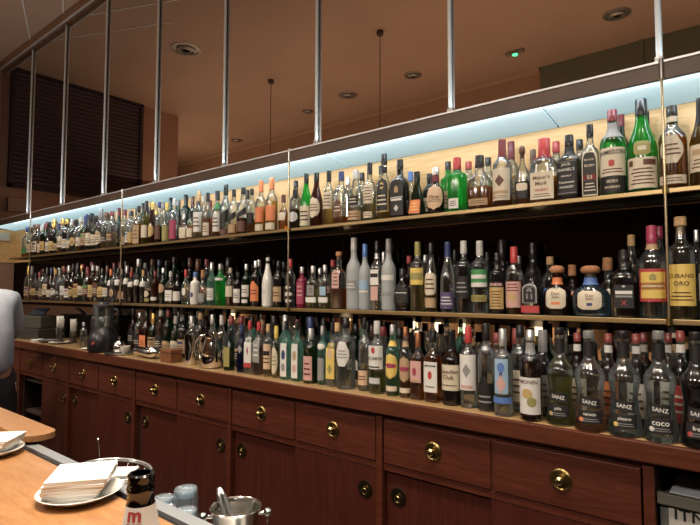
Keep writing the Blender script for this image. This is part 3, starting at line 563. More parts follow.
B(K, 268.2, 324, 9, 'straight', 'clear', 'palegold', .5, 'tan', [L('peach', .14, .62, .88, txt=(), dec=((-.7, .7, .55, .72, 'black'),), ln=(2, 'brown', .2, .5))], Y=1.80, desc='clear bottle with tan cap and peach label with black strip on the counter')
B(K, 259, 322, 10, 'square', 'clear', 'pinkish', .5, 'red', [L('grey', .24, .70, .85, ln=(3, 'white', .2, .8))], Y=1.80, caplen=.84, desc='clear square bottle with red cap and grey label on the counter')
B(K, 250, 321, 9.5, 'square', 'clear', 'water', .5, 'red', [L('white', .12, .68, .88, dec=((-1, 1, 0, .16, 'red'), (-.25, .25, .4, .72, 'crimson', 'diamond')))], Y=1.80, caplen=.84, desc='clear square gin bottle with red cap and white label edged red on the counter')
B(K, 242, 325, 8, 'square', 'navy', None, 0, 'navy', [L('grey', .4, .58, .8, 'diamond')], Y=1.80, desc='dark blue square bottle with pale diamond label on the counter')
B(K, 229.5, 331, 9, 'square', 'darkgreen', 'greenish', .5, 'black', [L('olive', .1, .6, .85)], Y=1.80, caplen=.86, desc='green square bottle with black lid and olive label beside the metal jug on the counter')
for px, yt, w, sh, g, lq, cp, lc, Y in [(680, 331, 19, 'wine', 'clear', 'dark', 'rust', 'red', 1.86), (668, 333, 17, 'tall', 'clear', None, 'rust', 'white', 1.95), (643, 333, 17, 'tall', 'clear', 'dark', 'rust', 'white', 1.95), (635.6, 334, 18, 'wine', 'clear', 'dark', 'rust', 'white', 1.86), (608, 333.6, 18, 'wine', 'clear', 'red', 'rust', 'orange', 1.86), (577, 333, 17, 'wine', 'brown', 'dark', 'rust', 'cream', 1.87), (541, 330, 19, 'wine', 'black', None, 'grey', 'grey', 1.85), (516, 325, 19, 'straight', 'clear', 'water', 'black', 'cream', 1.86)]:
    B(K, px, yt, w, sh, g, lq, .66, cp, [L(lc, .12, .48, .85, ln=(3, 'brown' if lc != 'red' else 'white', .2, .8))], row=1, Y=Y, neck=('white', .79, .87) if cp == 'rust' else None, caplen=.90 if cp == 'rust' else None)
x = -2.62
while x < -.62:
    if R.random() < .85: BR(K, x, 1, Y=1.92, hr=(.262, .300), pal=['clear', 'clear', 'clear', 'clear', 'smoke', 'teal', 'bluish'])
    x += .089
x = -2.6
while x < -.2:
    if R.random() < (.75 if x < -1.9 else .5): BR(K, x, 1, Y=2.035, hr=(.245, .285), pal=['clear', 'clear', 'clear', 'smoke', 'teal', 'darkgreen'])
    x += .098
x = -3.60
while x < -2.75:
    BR(K, x, 0, Y=1.955, hr=(.25, .30), pal=['clear', 'clear', 'brown', 'darkgreen', 'black']); x += .09
x = -3.58
while x < -2.75:
    BR(K, x, 1, Y=2.05, hr=(.285, .315), pal=['clear', 'smoke', 'brown', 'darkgreen', 'black']); x += .09

# spread bottles of a row so none touch, then build
POSTS = tuple(on_y(px, py, 1.8835).x for px, py in ((665.5, 200), (288.5, 235), (121.5, 235), (29.5, 255)))
def settle():
    P = PEND
    for p in P: p['r'] = p['W'] / 2 + .0012
    for it in range(80):
        moved = False
        for sh in ('upper', 'middle', 'counter'):
            Q = sorted([p for p in P if p['shelf'] == sh], key=lambda p: p['x'])
            for i, a in enumerate(Q):
                for b in Q[i + 1:i + 7]:
                    dx = b['x'] - a['x']; dy = b['y'] - a['y']; need = a['r'] + b['r']
                    if abs(dy) < .13 and dx * dx + dy * dy < need * need and dx < need:
                        want = math.sqrt(max(0, need * need - dy * dy)); ov = want - dx
                        if ov > .0003:
                            moved = True
                            if it < 12 :
                                m = min(ov / 2 + .0001, .004); a['x'] -= m; b['x'] += m
                            else:
                                # shrink slightly, shift slightly
                                for q in (a, b):
                                    if q['W'] > .05: q['W'] *= .985; q['r'] = q['W'] / 2 + .0012
                                m = min(ov / 3, .002); a['x'] -= m; b['x'] += m
        if not moved: break
settle()
ORD = ['first', 'second', 'third', 'fourth', 'fifth', 'sixth', 'seventh', 'eighth', 'ninth', 'tenth', 'eleventh', 'twelfth'] + ['%dth' % i for i in range(13, 60)]
GW = dict(clear='clear', green='green', darkgreen='dark green', olive='olive green', brown='brown', amber='amber', teal='teal', bluish='pale blue', navy='dark blue', smoke='smoky', black='black', white='white', frosted='frosted', crimsonglass='crimson')
for sh in ('upper', 'middle', 'counter'):
    Q = sorted([p for p in PEND if p['shelf'] == sh], key=lambda p: p['x'])
    rows = {}
    for p in Q:
        key = 0 if p['row'] == 0 else 1
        rows.setdefault((key, p['x'] < -2.72 if sh == 'counter' else False), []).append(p)
    for (key, far), lst in rows.items():
        for i, p in enumerate(lst): p['ord'] = i; p['len'] = len(lst); p['far'] = far
    for p in Q:
        if not p['desc']:
            lc = p['labels'][0]['col']; i = p['ord']; n = p['len']
            pos = (ORD[i] + ' from far end') if i < n / 2 else (ORD[n - 1 - i] + ' from near end')
            where = dict(upper='upper row', middle='middle row', counter='counter row')[sh]
            if sh == 'counter' and p['far']: where = 'row behind shakers'
            p['desc'] = '%s bottle, %s cap, %s label, %s, %s %s' % (GW[p['gl']], p['cap'], lc, pos, 'front' if p['row'] == 0 else 'back', where)
        kw = dict(p['kw']); nm = kw.pop('nm', NAMES[sh])
        view = math.atan2(-p['x'], p['y'])
        rz = rad(R.uniform(-7, 7)) + .22 * view
        if nm == 'syrup_bottle': rz = rad(R.uniform(2, 12))
        o = bottle(nm, (p['x'], p['y'], SHELF_Z[sh] + .0006), p['H'], p['W'], p['shape'], p['gl'], p['liq'], p['fill'], p['cap'], p['labels'], rz=rz, seg=24 if not p['rnd'] else 16, **kw)
        tag(o, p['desc'], 'bottle', dict(upper='bottles on the upper glass shelf', middle='bottles on the middle glass shelf', counter='bottles standing on the back counter')[sh])
        BOT.append(o)
# ------------------------------------------------------------------ the room
ZC = 3.935                  # ceiling
XL = on_y(1, 110, 1.925).x                  # end wall
YW = 2.113                  # back wall of the bar
YM = 1.925                  # plane of the mirror
ZB0, ZB1 = 2.172, 2.2255     # bulkhead beam
YO = 2 * YM - on_z(541, 68, ZC).y                  # opposite wall
XR = 3.4
PLASTER = solid('warm_plaster', (.46, .29, .19), .8, vary=.06, vscale=2)
CEILM = solid('ceiling_paint', (.50, .34, .24), .7, vary=.05, vscale=1.5)
BROWNW = wood('brown_wall_panel', (.17, .075, .03), (.27, .125, .055), (6, 6, .8), .5)
DARKF = solid('dark_floor', (.05, .03, .02), .5, vary=.3)
bm = NB(); box(bm, XL - .4, XR, YO - .2, 2.4, -.05, 0); struct('floor', bm, DARKF)
bm = NB(); box(bm, XL - 3, XR, YO - .2, 2.4, ZC, ZC + .05); struct('ceiling', bm, CEILM)
bm = NB(); box(bm, XL - .1, XR, YW, 2.35, 0, ZC); struct('wall_back', bm, solid('dark_wall', (.03, .02, .018), .7))
bm = NB(); box(bm, XL - .12, XL, -.22, 2.2, 0, ZC); struct('wall_left', bm, [solid('end_wall_paint', (.42, .235, .165), .65, vary=.05, vscale=3)])
bm = NB(); box(bm, XL - 3, XR, YO - .15, YO, 0, ZC); struct('wall_front', bm, PLASTER)
bm = NB(); box(bm, XL - .01, XL + .003, -.2, 1.90, 2.17, 2.42); bm.free()
# pale panel behind the upper shelf, black glass behind the middle one, mirror above the counter
ZSB = 1.5 + .3085 * (YW - .012)
bm = NB(); box(bm, XL, XR, YW - .012, YW, 1.80, ZSB - .0005); struct('trim_1', bm, PANELWOOD, 'pale maple panelling behind the upper shelf')
bm = NB(); box(bm, XL, XL + .012, 1.55, YW - .012, 1.80, ZSB - .0005); struct('trim_2', bm, PANELWOOD, 'short pale panel on the end wall above the shelf')
bm = NB(); box(bm, XL + .01, XR, YW - .012, YW, 1.36, 1.80); struct('trim_3', bm, mirror('dark_smoked_mirror', (.035, .034, .034), .05), 'dark smoked mirror behind the middle shelf')
bm = NB(); box(bm, XL + .01, XR, YW - .012, YW, 1.06, 1.36); struct('trim_4', bm, mirror('backsplash_mirror', (.42, .40, .37)), 'mirror splashback above the counter')
# bulkhead beam with a pale metal edge along its top
bm = NB(); box(bm, XL, XR, 1.885, 1.898, ZB0, ZB1, .002); box(bm, XL, XR, 1.897, YM + .05, ZB1 - .015, ZB1); struct('trim_5', bm, solid('beam_veneer', (.085, .055, .04), .45, vary=.2, vscale=6), 'dark horizontal bulkhead above the shelves')
bm = NB(); box(bm, XL, XR, 1.882, YM, ZB1, ZB1 + .007); struct('trim_6', bm, solid('brushed_aluminium', (.74, .76, .80), .4, .6), 'metal edge along the top of the bulkhead')
bm = NB(); box(bm, XL, XR, 1.885, YW, ZC - .075, ZC, .002); struct('trim_7', bm, solid('ceiling_trim', (.28, .17, .11), .5), 'brown trim where mirror and ceiling meet')
bm = NB(); box(bm, XL, XR, 1.880, 1.892, ZC - .085, ZC - .072); struct('trim_8', bm, solid('brushed_aluminium_top', (.80, .82, .84), .4, .6), 'thin metal edge below the ceiling trim')
# luminous soffit panels over the upper shelf
m, t, out = nt('lit_soffit_glass')
em = t.nodes.new('ShaderNodeEmission'); em.inputs['Strength'].default_value = .72
tc = t.nodes.new('ShaderNodeTexCoord'); sp = t.nodes.new('ShaderNodeSeparateXYZ'); t.links.new(tc.outputs['Object'], sp.inputs[0])
mr = t.nodes.new('ShaderNodeMapRange'); mr.inputs['From Min'].default_value = 1.90; mr.inputs['From Max'].default_value = 2.12
t.links.new(sp.outputs['Y'], mr.inputs['Value'])
cr = t.nodes.new('ShaderNodeValToRGB'); cr.color_ramp.elements[0].color = (.80, 1.10, 1.18, 1); cr.color_ramp.elements[1].color = (.24, .46, .54, 1)
t.links.new(mr.outputs[0], cr.inputs['Fac']); t.links.new(cr.outputs['Color'], em.inputs['Color'])
df = t.nodes.new('ShaderNodeBsdfDiffuse'); df.inputs['Color'].default_value = (.5, .55, .56, 1)
ads = t.nodes.new('ShaderNodeAddShader'); t.links.new(em.outputs[0], ads.inputs[0]); t.links.new(df.outputs[0], ads.inputs[1]); t.links.new(ads.outputs[0], out.inputs['Surface'])
SOFF = m
j1, j2 = on_y(540.5, 104, 1.90).x, on_y(326, 154, 1.90).x; dj = (j1 - j2)
edges = [XL, j1 - 4 * dj, j1 - 3 * dj, j1 - 2 * dj, j2, j1, j1 + dj, j1 + 2 * dj]
edges = [e for e in edges if e >= XL]
print('soffit', edges)
for i, (a, b) in enumerate(zip(edges, edges[1:])):
    bm = NB(); vs_ = box(bm, a + .004, b - .004, 1.899, YW - .0125, 0, .008)
    for v in vs_: v.co.z += ZB0 + .004 + (ZSB - ZB0 - .004) * (v.co.y - 1.899) / (YW - .0125 - 1.899)
    o = obj('ceiling_light_panel', bm, SOFF)
    tag(o, 'cool white lit glass panel over the upper shelf, %s from the far end' % ORD[i], 'light panel', 'lit soffit panels over the upper shelf')
# ---- mirror wall
MIRM = mirror('bronze_mirror', (.70, .60, .52))
RODX = [-.274 - .7525 * i for i in range(8)]
ex = [XR] + [.4785] + RODX + [XL]
ex = ex[::-1]
k = 0
for i, (a, b) in enumerate(zip(ex, ex[1:])):
    bm = NB(); box(bm, a + .004, b - .004, YM, YM + .012, ZB1 + .008, ZC - .07)
    o = obj('wall_mirror', bm, MIRM)
    tag(o, 'tall bronze mirror panel above the bulkhead, %s from the end wall' % ORD[i], 'mirror', 'mirror panels above the bar')
for i, x in enumerate(RODX + [.4785]):
    r = thing('mirror_strip', (x, 1.914, 0), 'upright bright metal strip on the mirror, %s from the end wall' % ORD[7 - i if i < 8 else 8], 'metal strip', 0, 'metal strips between the mirror panels')
    bm = NB(); lathe(bm, [(.0085, ZB1 + .012), (.0085, ZC - .088)], 16); obj('strip', bm, solid('satin_steel_rod', (.80, .88, .92), .4, .35), r, smooth=True)
    bm = NB(); box(bm, -.012, .012, -.010, .010, ZB1 + .0105, ZB1 + .030, .002); obj('foot_bracket', bm, STEEL, r)
    bm = NB(); box(bm, -.012, .012, -.010, .010, ZC - .11, ZC - .0865, .002); obj('top_bracket', bm, STEEL, r)
# ---- shelves and their brass posts
SG = thin_glass('shelf_glass', (.50, .56, .54), .05)
GOLDE = solid('brass_shelf_edge', (.36, .26, .13), .38, .85)
for key, lbl in (('upper', 'long upper glass shelf with brass front edge under the lit panels'), ('middle', 'long middle glass shelf with brass front edge above the counter')):
    z = SHELF_Z[key]; th = .012 if key == 'upper' else .014
    t_ = thing('bar_shelf', (-2.8, 2.0, z - th), lbl, 'shelf')
    SX = on_y(9, 257, 1.894).x + 2.8
    bm = NB(); box(bm, SX, 5.0, -.095, YW - .0125 - 2.0, 0, th); obj('shelf_board', bm, SG, t_)
    bm = NB(); box(bm, SX, 5.0, -.106, -.094, -.002, th + .001, .002); obj('edge_trim', bm, GOLDE, t_)
    bm = NB(); box(bm, SX, 5.0, (YW - .024 - 2.0), (YW - .0125 - 2.0), -.010, -.0005); obj('wall_rail', bm, BLACKP, t_)
for i, x in enumerate(POSTS):
    r = thing('shelf_post', (x, 1.8835, SHELF_Z['counter']), 'thin brass post holding both glass shelves, %s from the end wall' % ORD[3 - i], 'post', 0, 'brass shelf posts')
    bm = NB(); lathe(bm, [(.0042, .345), (.0042, ZB0 - SHELF_Z['counter'] + .04)], 10); obj('rod', bm, solid('brass_rod', (.50, .40, .26), .3, .9), r, smooth=True)
    for z in (SHELF_Z['middle'], SHELF_Z['upper']):
        bm = NB(); lathe(bm, [(.0085, z - SHELF_Z['counter'] - .018), (.0085, z - SHELF_Z['counter'] + .006)], 12); obj('clamp', bm, BRASS, r, smooth=True)
    bm = NB(); lathe(bm, [(.0075, ZB0 - SHELF_Z['counter']), (.0075, ZB0 - SHELF_Z['counter'] + .066)], 12); obj('end_cap', bm, STEEL, r, smooth=True)
# ---- back counter top
YF = 1.700; ZK = SHELF_Z['counter']
t_ = thing('counter_top', (-2.2, 1.9, ZK), 'long pale wooden worktop with red brown edge carrying the front bottles', 'worktop')
bm = NB(); box(bm, XL + 2.21, 4.0, -.178, .212, -.040, 0, .003); obj('worktop_board', bm, TOPWOOD, t_)
bm = NB(); box(bm, XL + 2.21, 4.0, -.200, -.178, -.058, -.0005, .004); obj('front_edge', bm, EDGEWOOD, t_)
# ---- cabinets below
YCF = 1.735; ZT = ZK - .062
def knob_part(parent, x, z, r=.034):
    bm = NB(); MX = Matrix.Translation((x, YCF - .010, z)) @ Matrix.Rotation(rad(90), 4, 'X')
    lathe(bm, [(r, 0), (r, .003), (r * .86, .006), (r * .8, .004), (r * .5, .004)], 24, M=MX)
    k = obj('knob_plate', bm, BRASS, parent, smooth=True)
    bm = NB(); lathe(bm, [(r * .22, 0), (r * .2, .012), (r * .38, .018), (r * .42, .024), (r * .3, .030), (r * .1, .032)], 16, M=Matrix.Translation((0, 0, 0)) @ MX)
    obj('knob', bm, solid('bright_brass', (.55, .45, .24), .2, 1.), k, smooth=True)
def ring_part(parent, x, y, z, r=.036):
    MX = Matrix.Translation((x, y, z)) @ Matrix.Rotation(rad(90), 4, 'X')
    bm = NB(); lathe(bm, [(r, 0), (r, .003), (r * .8, .005), (r * .55, .002), (r * .2, .0025)], 24, M=MX)
    k = obj('pull_plate', bm, solid('dark_bronze', (.16, .13, .08), .35, 1.), parent, smooth=True)
    bm = NB(); pts = [(x + .013 * math.sin(a), y - .008 - .003 * math.cos(a), z - .008 + .013 * math.cos(a)) for a in [2 * math.pi * i / 14 for i in range(14)]]
    tube(bm, pts, .0022, 6, closed=True); lathe(bm, [(.005, .002), (.005, .010), (.002, .012)], 10, M=Matrix.Translation((0, 0, .006)) @ MX)
    obj('pull_ring', bm, BRASS, k, smooth=True)
X1 = on_y(655, 465, 1.735).x; UW = (X1 - on_y(233, 400, 1.735).x) / 2
DRTOP, DRBOT = ZT - .022, ZT - .190
CARC = REDWOODV
names = ['nearest the open niche', 'second from the open niche', 'third from the open niche', 'fourth from the open niche', 'fifth from the open niche', 'at the far end']
for u in range(6):
    xr = X1 - UW * u; xl = xr - UW
    if u == 5: xl = XL + .02
    r = thing('base_cabinet', (0, 0, 0), 'mahogany base cabinet under the worktop, %s' % names[u] + (', with dark shelf opening' if u == 4 else ''), 'cabinet', 0, 'mahogany base cabinets')
    # carcass: back, sides, rails
    bm = NB()
    box(bm, xl + .002, xr - .002, 2.08, 2.10, .10, ZT)
    box(bm, xl + .002, xl + .03, YCF + .02, 2.08, .10, ZT); box(bm, xr - .03, xr - .002, YCF + .02, 2.08, .10, ZT)
    box(bm, xl + .03, xr - .03, YCF + .02, 2.08, .10, .13); box(bm, xl + .002, xr - .002, YCF + .06, YCF + .08, 0, .10)
    box(bm, xl + .03, xr - .03, YCF + .02, 2.08, ZT - .02, ZT)
    obj('carcass', bm, solid('dark_cabinet_inside', (.022, .009, .006), .6), r)
    bm = NB()
    box(bm, xl + .002, xr - .002, YCF - .002, YCF + .02, ZT - .020, ZT - .001)
    box(bm, xl + .002, xr - .002, YCF - .004, YCF + .02, DRBOT - .030, DRBOT - .004, .001)
    box(bm, xr - .030, xr - .001, YCF - .012, YCF + .02, .10, ZT - .001, .002)
    if u == 5: box(bm, xl, xl + .03, YCF - .012, YCF + .02, .10, ZT - .001, .002)
    box(bm, (xl + xr) / 2 - .024, (xl + xr) / 2 - .004, YCF - .003, YCF + .02, DRBOT - .01, ZT - .01)
    obj('face_frame', bm, REDWOOD, r)
    a0, b0 = xl + .006, xr - .036; mid = (a0 + b0) / 2
    for (a, b) in ((a0, mid - .006), (mid + .006, b0)):
        bm = NB(); box(bm, a, b, YCF - .010, YCF + .018, DRBOT, DRTOP, .003)
        d = obj('drawer', bm, REDWOOD, r)
        knob_part(d, (a + b) / 2, (DRBOT + DRTOP) / 2 + .004)
    for side, (a, b) in enumerate(((a0, mid + .012), (mid - .008, b0))):
        if u == 4 and side == 0: continue
        if u == 2 and side == 0: a += .03; 
        yy = YCF + .012 if side == 0 else YCF - .002
        if u == 4: yy = YCF - .002
        bm = NB(); box(bm, a, b, yy, yy + .013, .13, DRBOT - .032 + (.0 if side else 0), .002)
        d = obj('door', bm, REDWOODV, r)
        ring_part(d, a + .055 if side == 0 else b - .055, yy, DRBOT - .125)
    if u == 4:
        for z in (.48, .74):
            bm = NB(); box(bm, a0 + .03, mid, YCF + .03, 2.07, z, z + .018); obj('inner_shelf', bm, solid('niche_shelf', (.05, .035, .03), .4), r)
# things on the dark shelves of the far cabinet
xm = X1 - UW * 4 - UW * .75
for z, lb in ((.758, 'upper'), (.498, 'lower')):
    o = bpy.data.objects.new('x', None); bpy.data.objects.remove(o)
bm = NB(); box(bm, -.09, .09, -.11, .11, 0, .030, .004); box(bm, -.09, .09, -.11, .11, .031, .055, .004)
o = obj('folded_cloth', bm, solid('folded_linen', (.55, .53, .50), .8), loc=(xm - .02, 1.90, .7585)); tag(o, 'folded white cloth on the dark shelf under the far counter', 'cloth')
# ---- open niche at the near end with a grey bin
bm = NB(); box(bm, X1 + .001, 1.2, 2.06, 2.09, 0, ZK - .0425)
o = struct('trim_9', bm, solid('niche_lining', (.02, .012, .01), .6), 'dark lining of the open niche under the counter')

# light streaks on the ceiling from the mirror strips, built as thin pale strips
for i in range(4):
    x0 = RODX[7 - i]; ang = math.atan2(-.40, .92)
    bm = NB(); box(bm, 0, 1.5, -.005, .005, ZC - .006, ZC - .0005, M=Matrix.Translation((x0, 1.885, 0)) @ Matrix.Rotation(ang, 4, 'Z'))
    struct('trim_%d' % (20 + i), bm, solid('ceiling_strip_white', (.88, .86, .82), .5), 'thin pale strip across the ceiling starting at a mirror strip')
def on_x(px, py, X):
    d = ray(px, py); return CAM + d * (X / d.x)
def virt(px, py, Ym, Y):           # where the thing stands whose mirror image in the plane Ym shows at this pixel
    p = on_y(px, py, 2 * Ym - Y); return Vector((p.x, Y, p.z))
# grey bin in the niche
YB = 1.745; zb = on_y(662, 493, YB).z + .006; xb = X1 + .0065; zt = on_y(688, 516.5, YB).z; xt = on_y(690, 513, YB).x - xb
bn = thing('storage_bin', (xb, YB, 0), 'grey metal bin with white lettered front in the open niche under the counter', 'bin')
bm = NB(); box(bm, 0, .52, .006, .28, .001, zb - .03, .004); obj('bin_body', bm, solid('bin_grey', (.13, .13, .12), .5), bn)
bm = NB(); box(bm, -.004, .53, -.012, .010, zb - .034, zb - .002, .003); obj('front_rim', bm, solid('bin_rim', (.11, .105, .085), .45), bn)
bm = NB(); box(bm, .022, .52, .02, .21, zb - .0285, zb - .004, .003); obj('lid', bm, solid('bin_lid', (.46, .50, .56), .4), bn)
bm = NB(); box(bm, .022, .52, .001, .0055, zb - .24, zb - .040, .001)
vs, ps, w, h = font_mesh('ITN')
k = .030 / h
nv = [bm.verts.new((xt + x * k * 1.15, -.0005, zt + y * k)) for x, y in vs]
for p in ps: bm.faces.new([nv[i] for i in p]).material_index = 1
obj('front_panel', bm, [solid('bin_front_white', (.50, .47, .43), .4), lab('black')], bn)
bm = NB(); box(bm, .02, .53, -.006, .0055, zb - .257, zb - .245, .002); obj('handle_strip', bm, solid('bin_strip', (.7, .68, .62), .3, .8), bn)
# ------------------------------------------------------------------ far end of the counter
def at(px, py): 
    p = on_z(px, py, ZK); return Vector((p.x, p.y, ZK + .0008))
# cash register
p = at(37, 341); p = Vector((on_y(37, 330, 1.93).x, 1.93, ZK + .0008))
r = thing('cash_register', p, 'dark cash register with small sloping screen at the far end of the counter', 'cash register', .25)
bm = NB(); box(bm, -.24, .24, -.155, .12, 0, .09, .006); obj('cash_drawer', bm, solid('register_dark', (.045, .045, .042), .4), r)
bm = NB(); box(bm, -.22, .22, -.12, .10, .091, .20, .01); obj('register_body', bm, solid('register_grey', (.075, .072, .06), .45), r)
bm = NB(); box(bm, -.10, .10, -.006, .006, 0, .09, .003, M=Matrix.Translation((.06, -.06, .205)) @ Matrix.Rotation(rad(-50), 4, 'X')); obj('screen', bm, solid('register_screen', (.02, .03, .045), .12), r)
bm = NB()
for i in range(5):
    for j in range(3): box(bm, -.19 + i * .032, -.166 + i * .032, -.124, -.120, .11 + j * .026, .128 + j * .026)
obj('keypad', bm, solid('register_keys', (.3, .3, .28), .5), r)
# straw holders
for px, py, hh, wd, lb, Yp in [(59.5, 345, .115, .056, 'dark footed holder full of white straws on the saucer', 1.83), (73, 340, .095, .05, 'second straw holder standing behind, just past the first', 1.92)]:
    q = on_y(px, py, Yp); p = Vector((q.x, Yp, ZK + (.0146 if Yp < 1.9 else .0008)))
    r = thing('straw_holder', p, lb, 'straw holder')
    bm = NB(); lathe(bm, [(wd * .7, 0), (wd * .72, .006), (wd * .4, .02), (wd * .45, hh * .5), (wd * .5, hh * .55)], 18); obj('base', bm, solid('holder_dark', (.04, .035, .032), .3), r, smooth=True)
    bm = NB(); lathe(bm, [(wd * .5, hh * .56), (wd * .56, hh), (wd * .54, hh), (wd * .48, hh * .58)], 18); obj('cup', bm, glass('clear'), r, smooth=True)
    s = NB()
    for i in range(26):
        a = i * 2.4; rr = wd * .40 * math.sqrt(i / 26)
        x0, y0 = rr * math.cos(a), rr * math.sin(a)
        tube(s, [(x0, y0, hh * .62), (x0 * 1.25, y0 * 1.25, hh * .62 + .125 + .012 * math.sin(i * 7))], .0036, 6)
    o = obj('drinking_straws', s, solid('white_straw', (.72, .70, .66), .5), loc=p); tag(o, 'bundle of white straws standing in the %s holder' % ('front' if Yp < 1.9 else 'rear'), 'straws', kind='stuff')
def plate(p, R_, label, cat='plate', hgt=.018, name='plate', m=None):
    bm = NB(); lathe(bm, [(R_ * .55, 0), (R_ * .58, .001), (R_ * .8, hgt * .45), (R_, hgt), (R_ * .985, hgt * 1.1), (R_ * .78, hgt * .62), (R_ * .56, hgt * .32), (R_ * .02, hgt * .30)], 40)
    o = obj(name, bm, m or solid('glazed_white', (.80, .79, .76), .15, coat=.4), loc=p, smooth=True); return tag(o, label, cat)
q = on_y(60, 347, 1.83); plate((q.x, 1.83, ZK + .0008), .085, 'white saucer under the straw holder on the far counter', hgt=.014)
q = on_y(90, 352, 1.775); plate((q.x - .02, 1.765, ZK + .0008), .045, 'tiny white dish in front of the small clear bottle', 'dish', .010, 'dish')
q = on_y(47, 343, 1.80); plate((q.x, 1.80, ZK + .0008), .07, 'shallow dark dish beside the cash register', 'dish', .02, 'dish', solid('dark_dish', (.10, .095, .085), .3))
p = at(29, 342); bm = NB()
for i in range(3): box(bm, -.06 + .006 * i, .06 - .004 * i, -.04, .04, .006 * i, .006 * i + .005, .002)
o = obj('folded_towel', bm, solid('towel_white', (.62, .60, .56), .9), loc=(p.x, 1.79, ZK + .0008)); tag(o, 'small folded white towel on the far counter in front of the register', 'towel')
# small clear dispenser bottle
q = on_y(83, 350, 1.84)
o = bottle('water_bottle', (q.x, 1.84, ZK + .001), .185, .048, 'straight', 'clear', 'water', .6, 'silver', [], seg=18); tag(o, 'small clear bottle with metal cap beside the black blender', 'bottle')
# blender
q = on_y(103, 350, 1.785); p = Vector((q.x, 1.785, ZK + .0008))
r = thing('blender', p, 'black electric blender with clear jug on the counter', 'blender', .5)
bm = NB(); lathe(bm, [(.085, 0), (.098, .006), (.104, .05), (.098, .10), (.082, .135), (.066, .155), (.06, .165)], 28); obj('motor_base', bm, BLACKP, r, smooth=True)
bm = NB(); lathe(bm, [(.012, 0), (.012, .012), (.010, .016)], 18, M=Matrix.Translation((0, -.098, .065)) @ Matrix.Rotation(rad(90), 4, 'X')); obj('dial', bm, solid('dial_red', (.35, .06, .05), .3), r, smooth=True)
bm = NB(); lathe(bm, [(.052, .1655), (.060, .19), (.068, .30), (.072, .315), (.069, .315), (.064, .30), (.056, .19), (.05, .172)], 24, close=False); j = obj('jug', bm, glass('clear'), r, smooth=True)
bm = NB(); tube(bm, [(.06, 0, .30), (.105, 0, .295), (.112, 0, .25), (.10, 0, .205), (.062, 0, .20)], .008, 8); obj('jug_handle', bm, BLACKP, j)
bm = NB(); lathe(bm, [(.073, .3155), (.073, .328), (.04, .331), (.036, .345), (.03, .347)], 24); obj('lid', bm, solid('blender_lid', (.05, .05, .05), .35), j, smooth=True)
# coffee grinder behind the blender
q = on_y(107, 300, 2.02); p = Vector((q.x, 2.02, ZK + .0008))
r = thing('coffee_grinder', p, 'dark upright grinder with round metal plate behind the blender', 'grinder', .45)
bm = NB(); box(bm, -.085, .085, -.08, .065, 0, .23, .02); obj('grinder_body', bm, solid('grinder_dark', (.025, .024, .026), .4), r)
bm = NB(); lathe(bm, [(.05, .2305), (.085, .285), (.085, .305), (.08, .305)], 24); obj('hopper', bm, glass('smoke'), r, smooth=True)
bm = NB(); lathe(bm, [(.034, 0), (.034, .006), (.028, .009)], 22, M=Matrix.Translation((.02, -.081, .185)) @ Matrix.Rotation(rad(90), 4, 'X')); obj('round_plate', bm, STEEL, r, smooth=True)
# metal tea service and shakers
q = on_y(121.5, 356, 1.80)
bm = NB(); lathe(bm, [(.10, 0), (.105, .003), (.108, .009), (.104, .009), (.09, .004), (.01, .004)], 32)
o = obj('serving_tray', bm, STEEL, loc=(q.x, 1.80, ZK + .0008), smooth=True); tag(o, 'small round metal tray holding the sugar pot and cup', 'tray')
r = thing('sugar_pot', (q.x - .035, 1.80, ZK + .0055), 'small polished metal pot with knobbed lid on the round tray', 'pot')
bm = NB(); lathe(bm, [(.024, 0), (.036, .01), (.041, .035), (.036, .058), (.034, .06)], 22); obj('pot_body', bm, CHROME, r, smooth=True)
bm = NB(); lathe(bm, [(.036, .0605), (.034, .068), (.02, .08), (.006, .084), (.005, .09), (.011, .098), (.010, .106), (.003, .110)], 22); obj('lid', bm, CHROME, r, smooth=True)
bm = NB(); lathe(bm, [(.02, 0), (.028, .012), (.033, .05), (.0325, .05), (.027, .013), (.005, .006)], 22)
o = obj('espresso_cup', bm, solid('cup_white', (.7, .68, .63), .2), loc=(q.x + .045, 1.80, ZK + .0055), smooth=True); tag(o, 'small white cup on the round metal tray', 'cup')
def shaker(px, py, Y, L_, R_, rz, label):
    q = on_y(px, py, Y)
    r = thing('cocktail_shaker', (q.x, Y, ZK + R_ + .001), label, 'shaker', rz)
    Mx = Matrix.Rotation(rad(90), 4, 'Y')
    bm = NB(); lathe(bm, [(R_ * .7, -L_ / 2), (R_ * .74, -L_ / 2 + .004), (R_ * .98, L_ * .22), (R_ * .98, L_ * .24)], 24, M=Mx); obj('shaker_cup', bm, CHROME, r, smooth=True)
    bm = NB(); lathe(bm, [(R_, L_ * .235), (R_, L_ * .26), (R_ * .7, L_ * .38), (R_ * .45, L_ * .42), (R_ * .45, L_ * .5), (R_ * .3, L_ * .51)], 24, M=Mx); obj('strainer_cap', bm, CHROME, r, smooth=True)
shaker(147, 348, 1.795, .25, .037, .02, 'metal cocktail shaker lying beside the round tray')
shaker(170, 346, 1.873, .22, .034, -.02, 'metal cocktail shaker lying behind the brown wooden box')
q = on_y(171, 362, 1.79)
r = thing('wooden_box', (q.x, 1.79, ZK + .0008), 'small brown wooden box on the counter between shaker and jug', 'box', .03)
bm = NB(); box(bm, -.055, .055, -.04, .04, 0, .055, .003); obj('box_body', bm, solid('box_brown', (.19, .075, .035), .4, vary=.25, vscale=40), r)
bm = NB(); box(bm, -.057, .057, -.042, .042, .0555, .075, .003); obj('lid', bm, solid('box_brown_lid', (.21, .085, .04), .4, vary=.25, vscale=40), r)
q = on_y(190.5, 366, 1.80)
r = thing('mixing_tin', (q.x, 1.80, ZK + .0008), 'tall narrow metal mixing tin beside the metal jug', 'mixing tin')
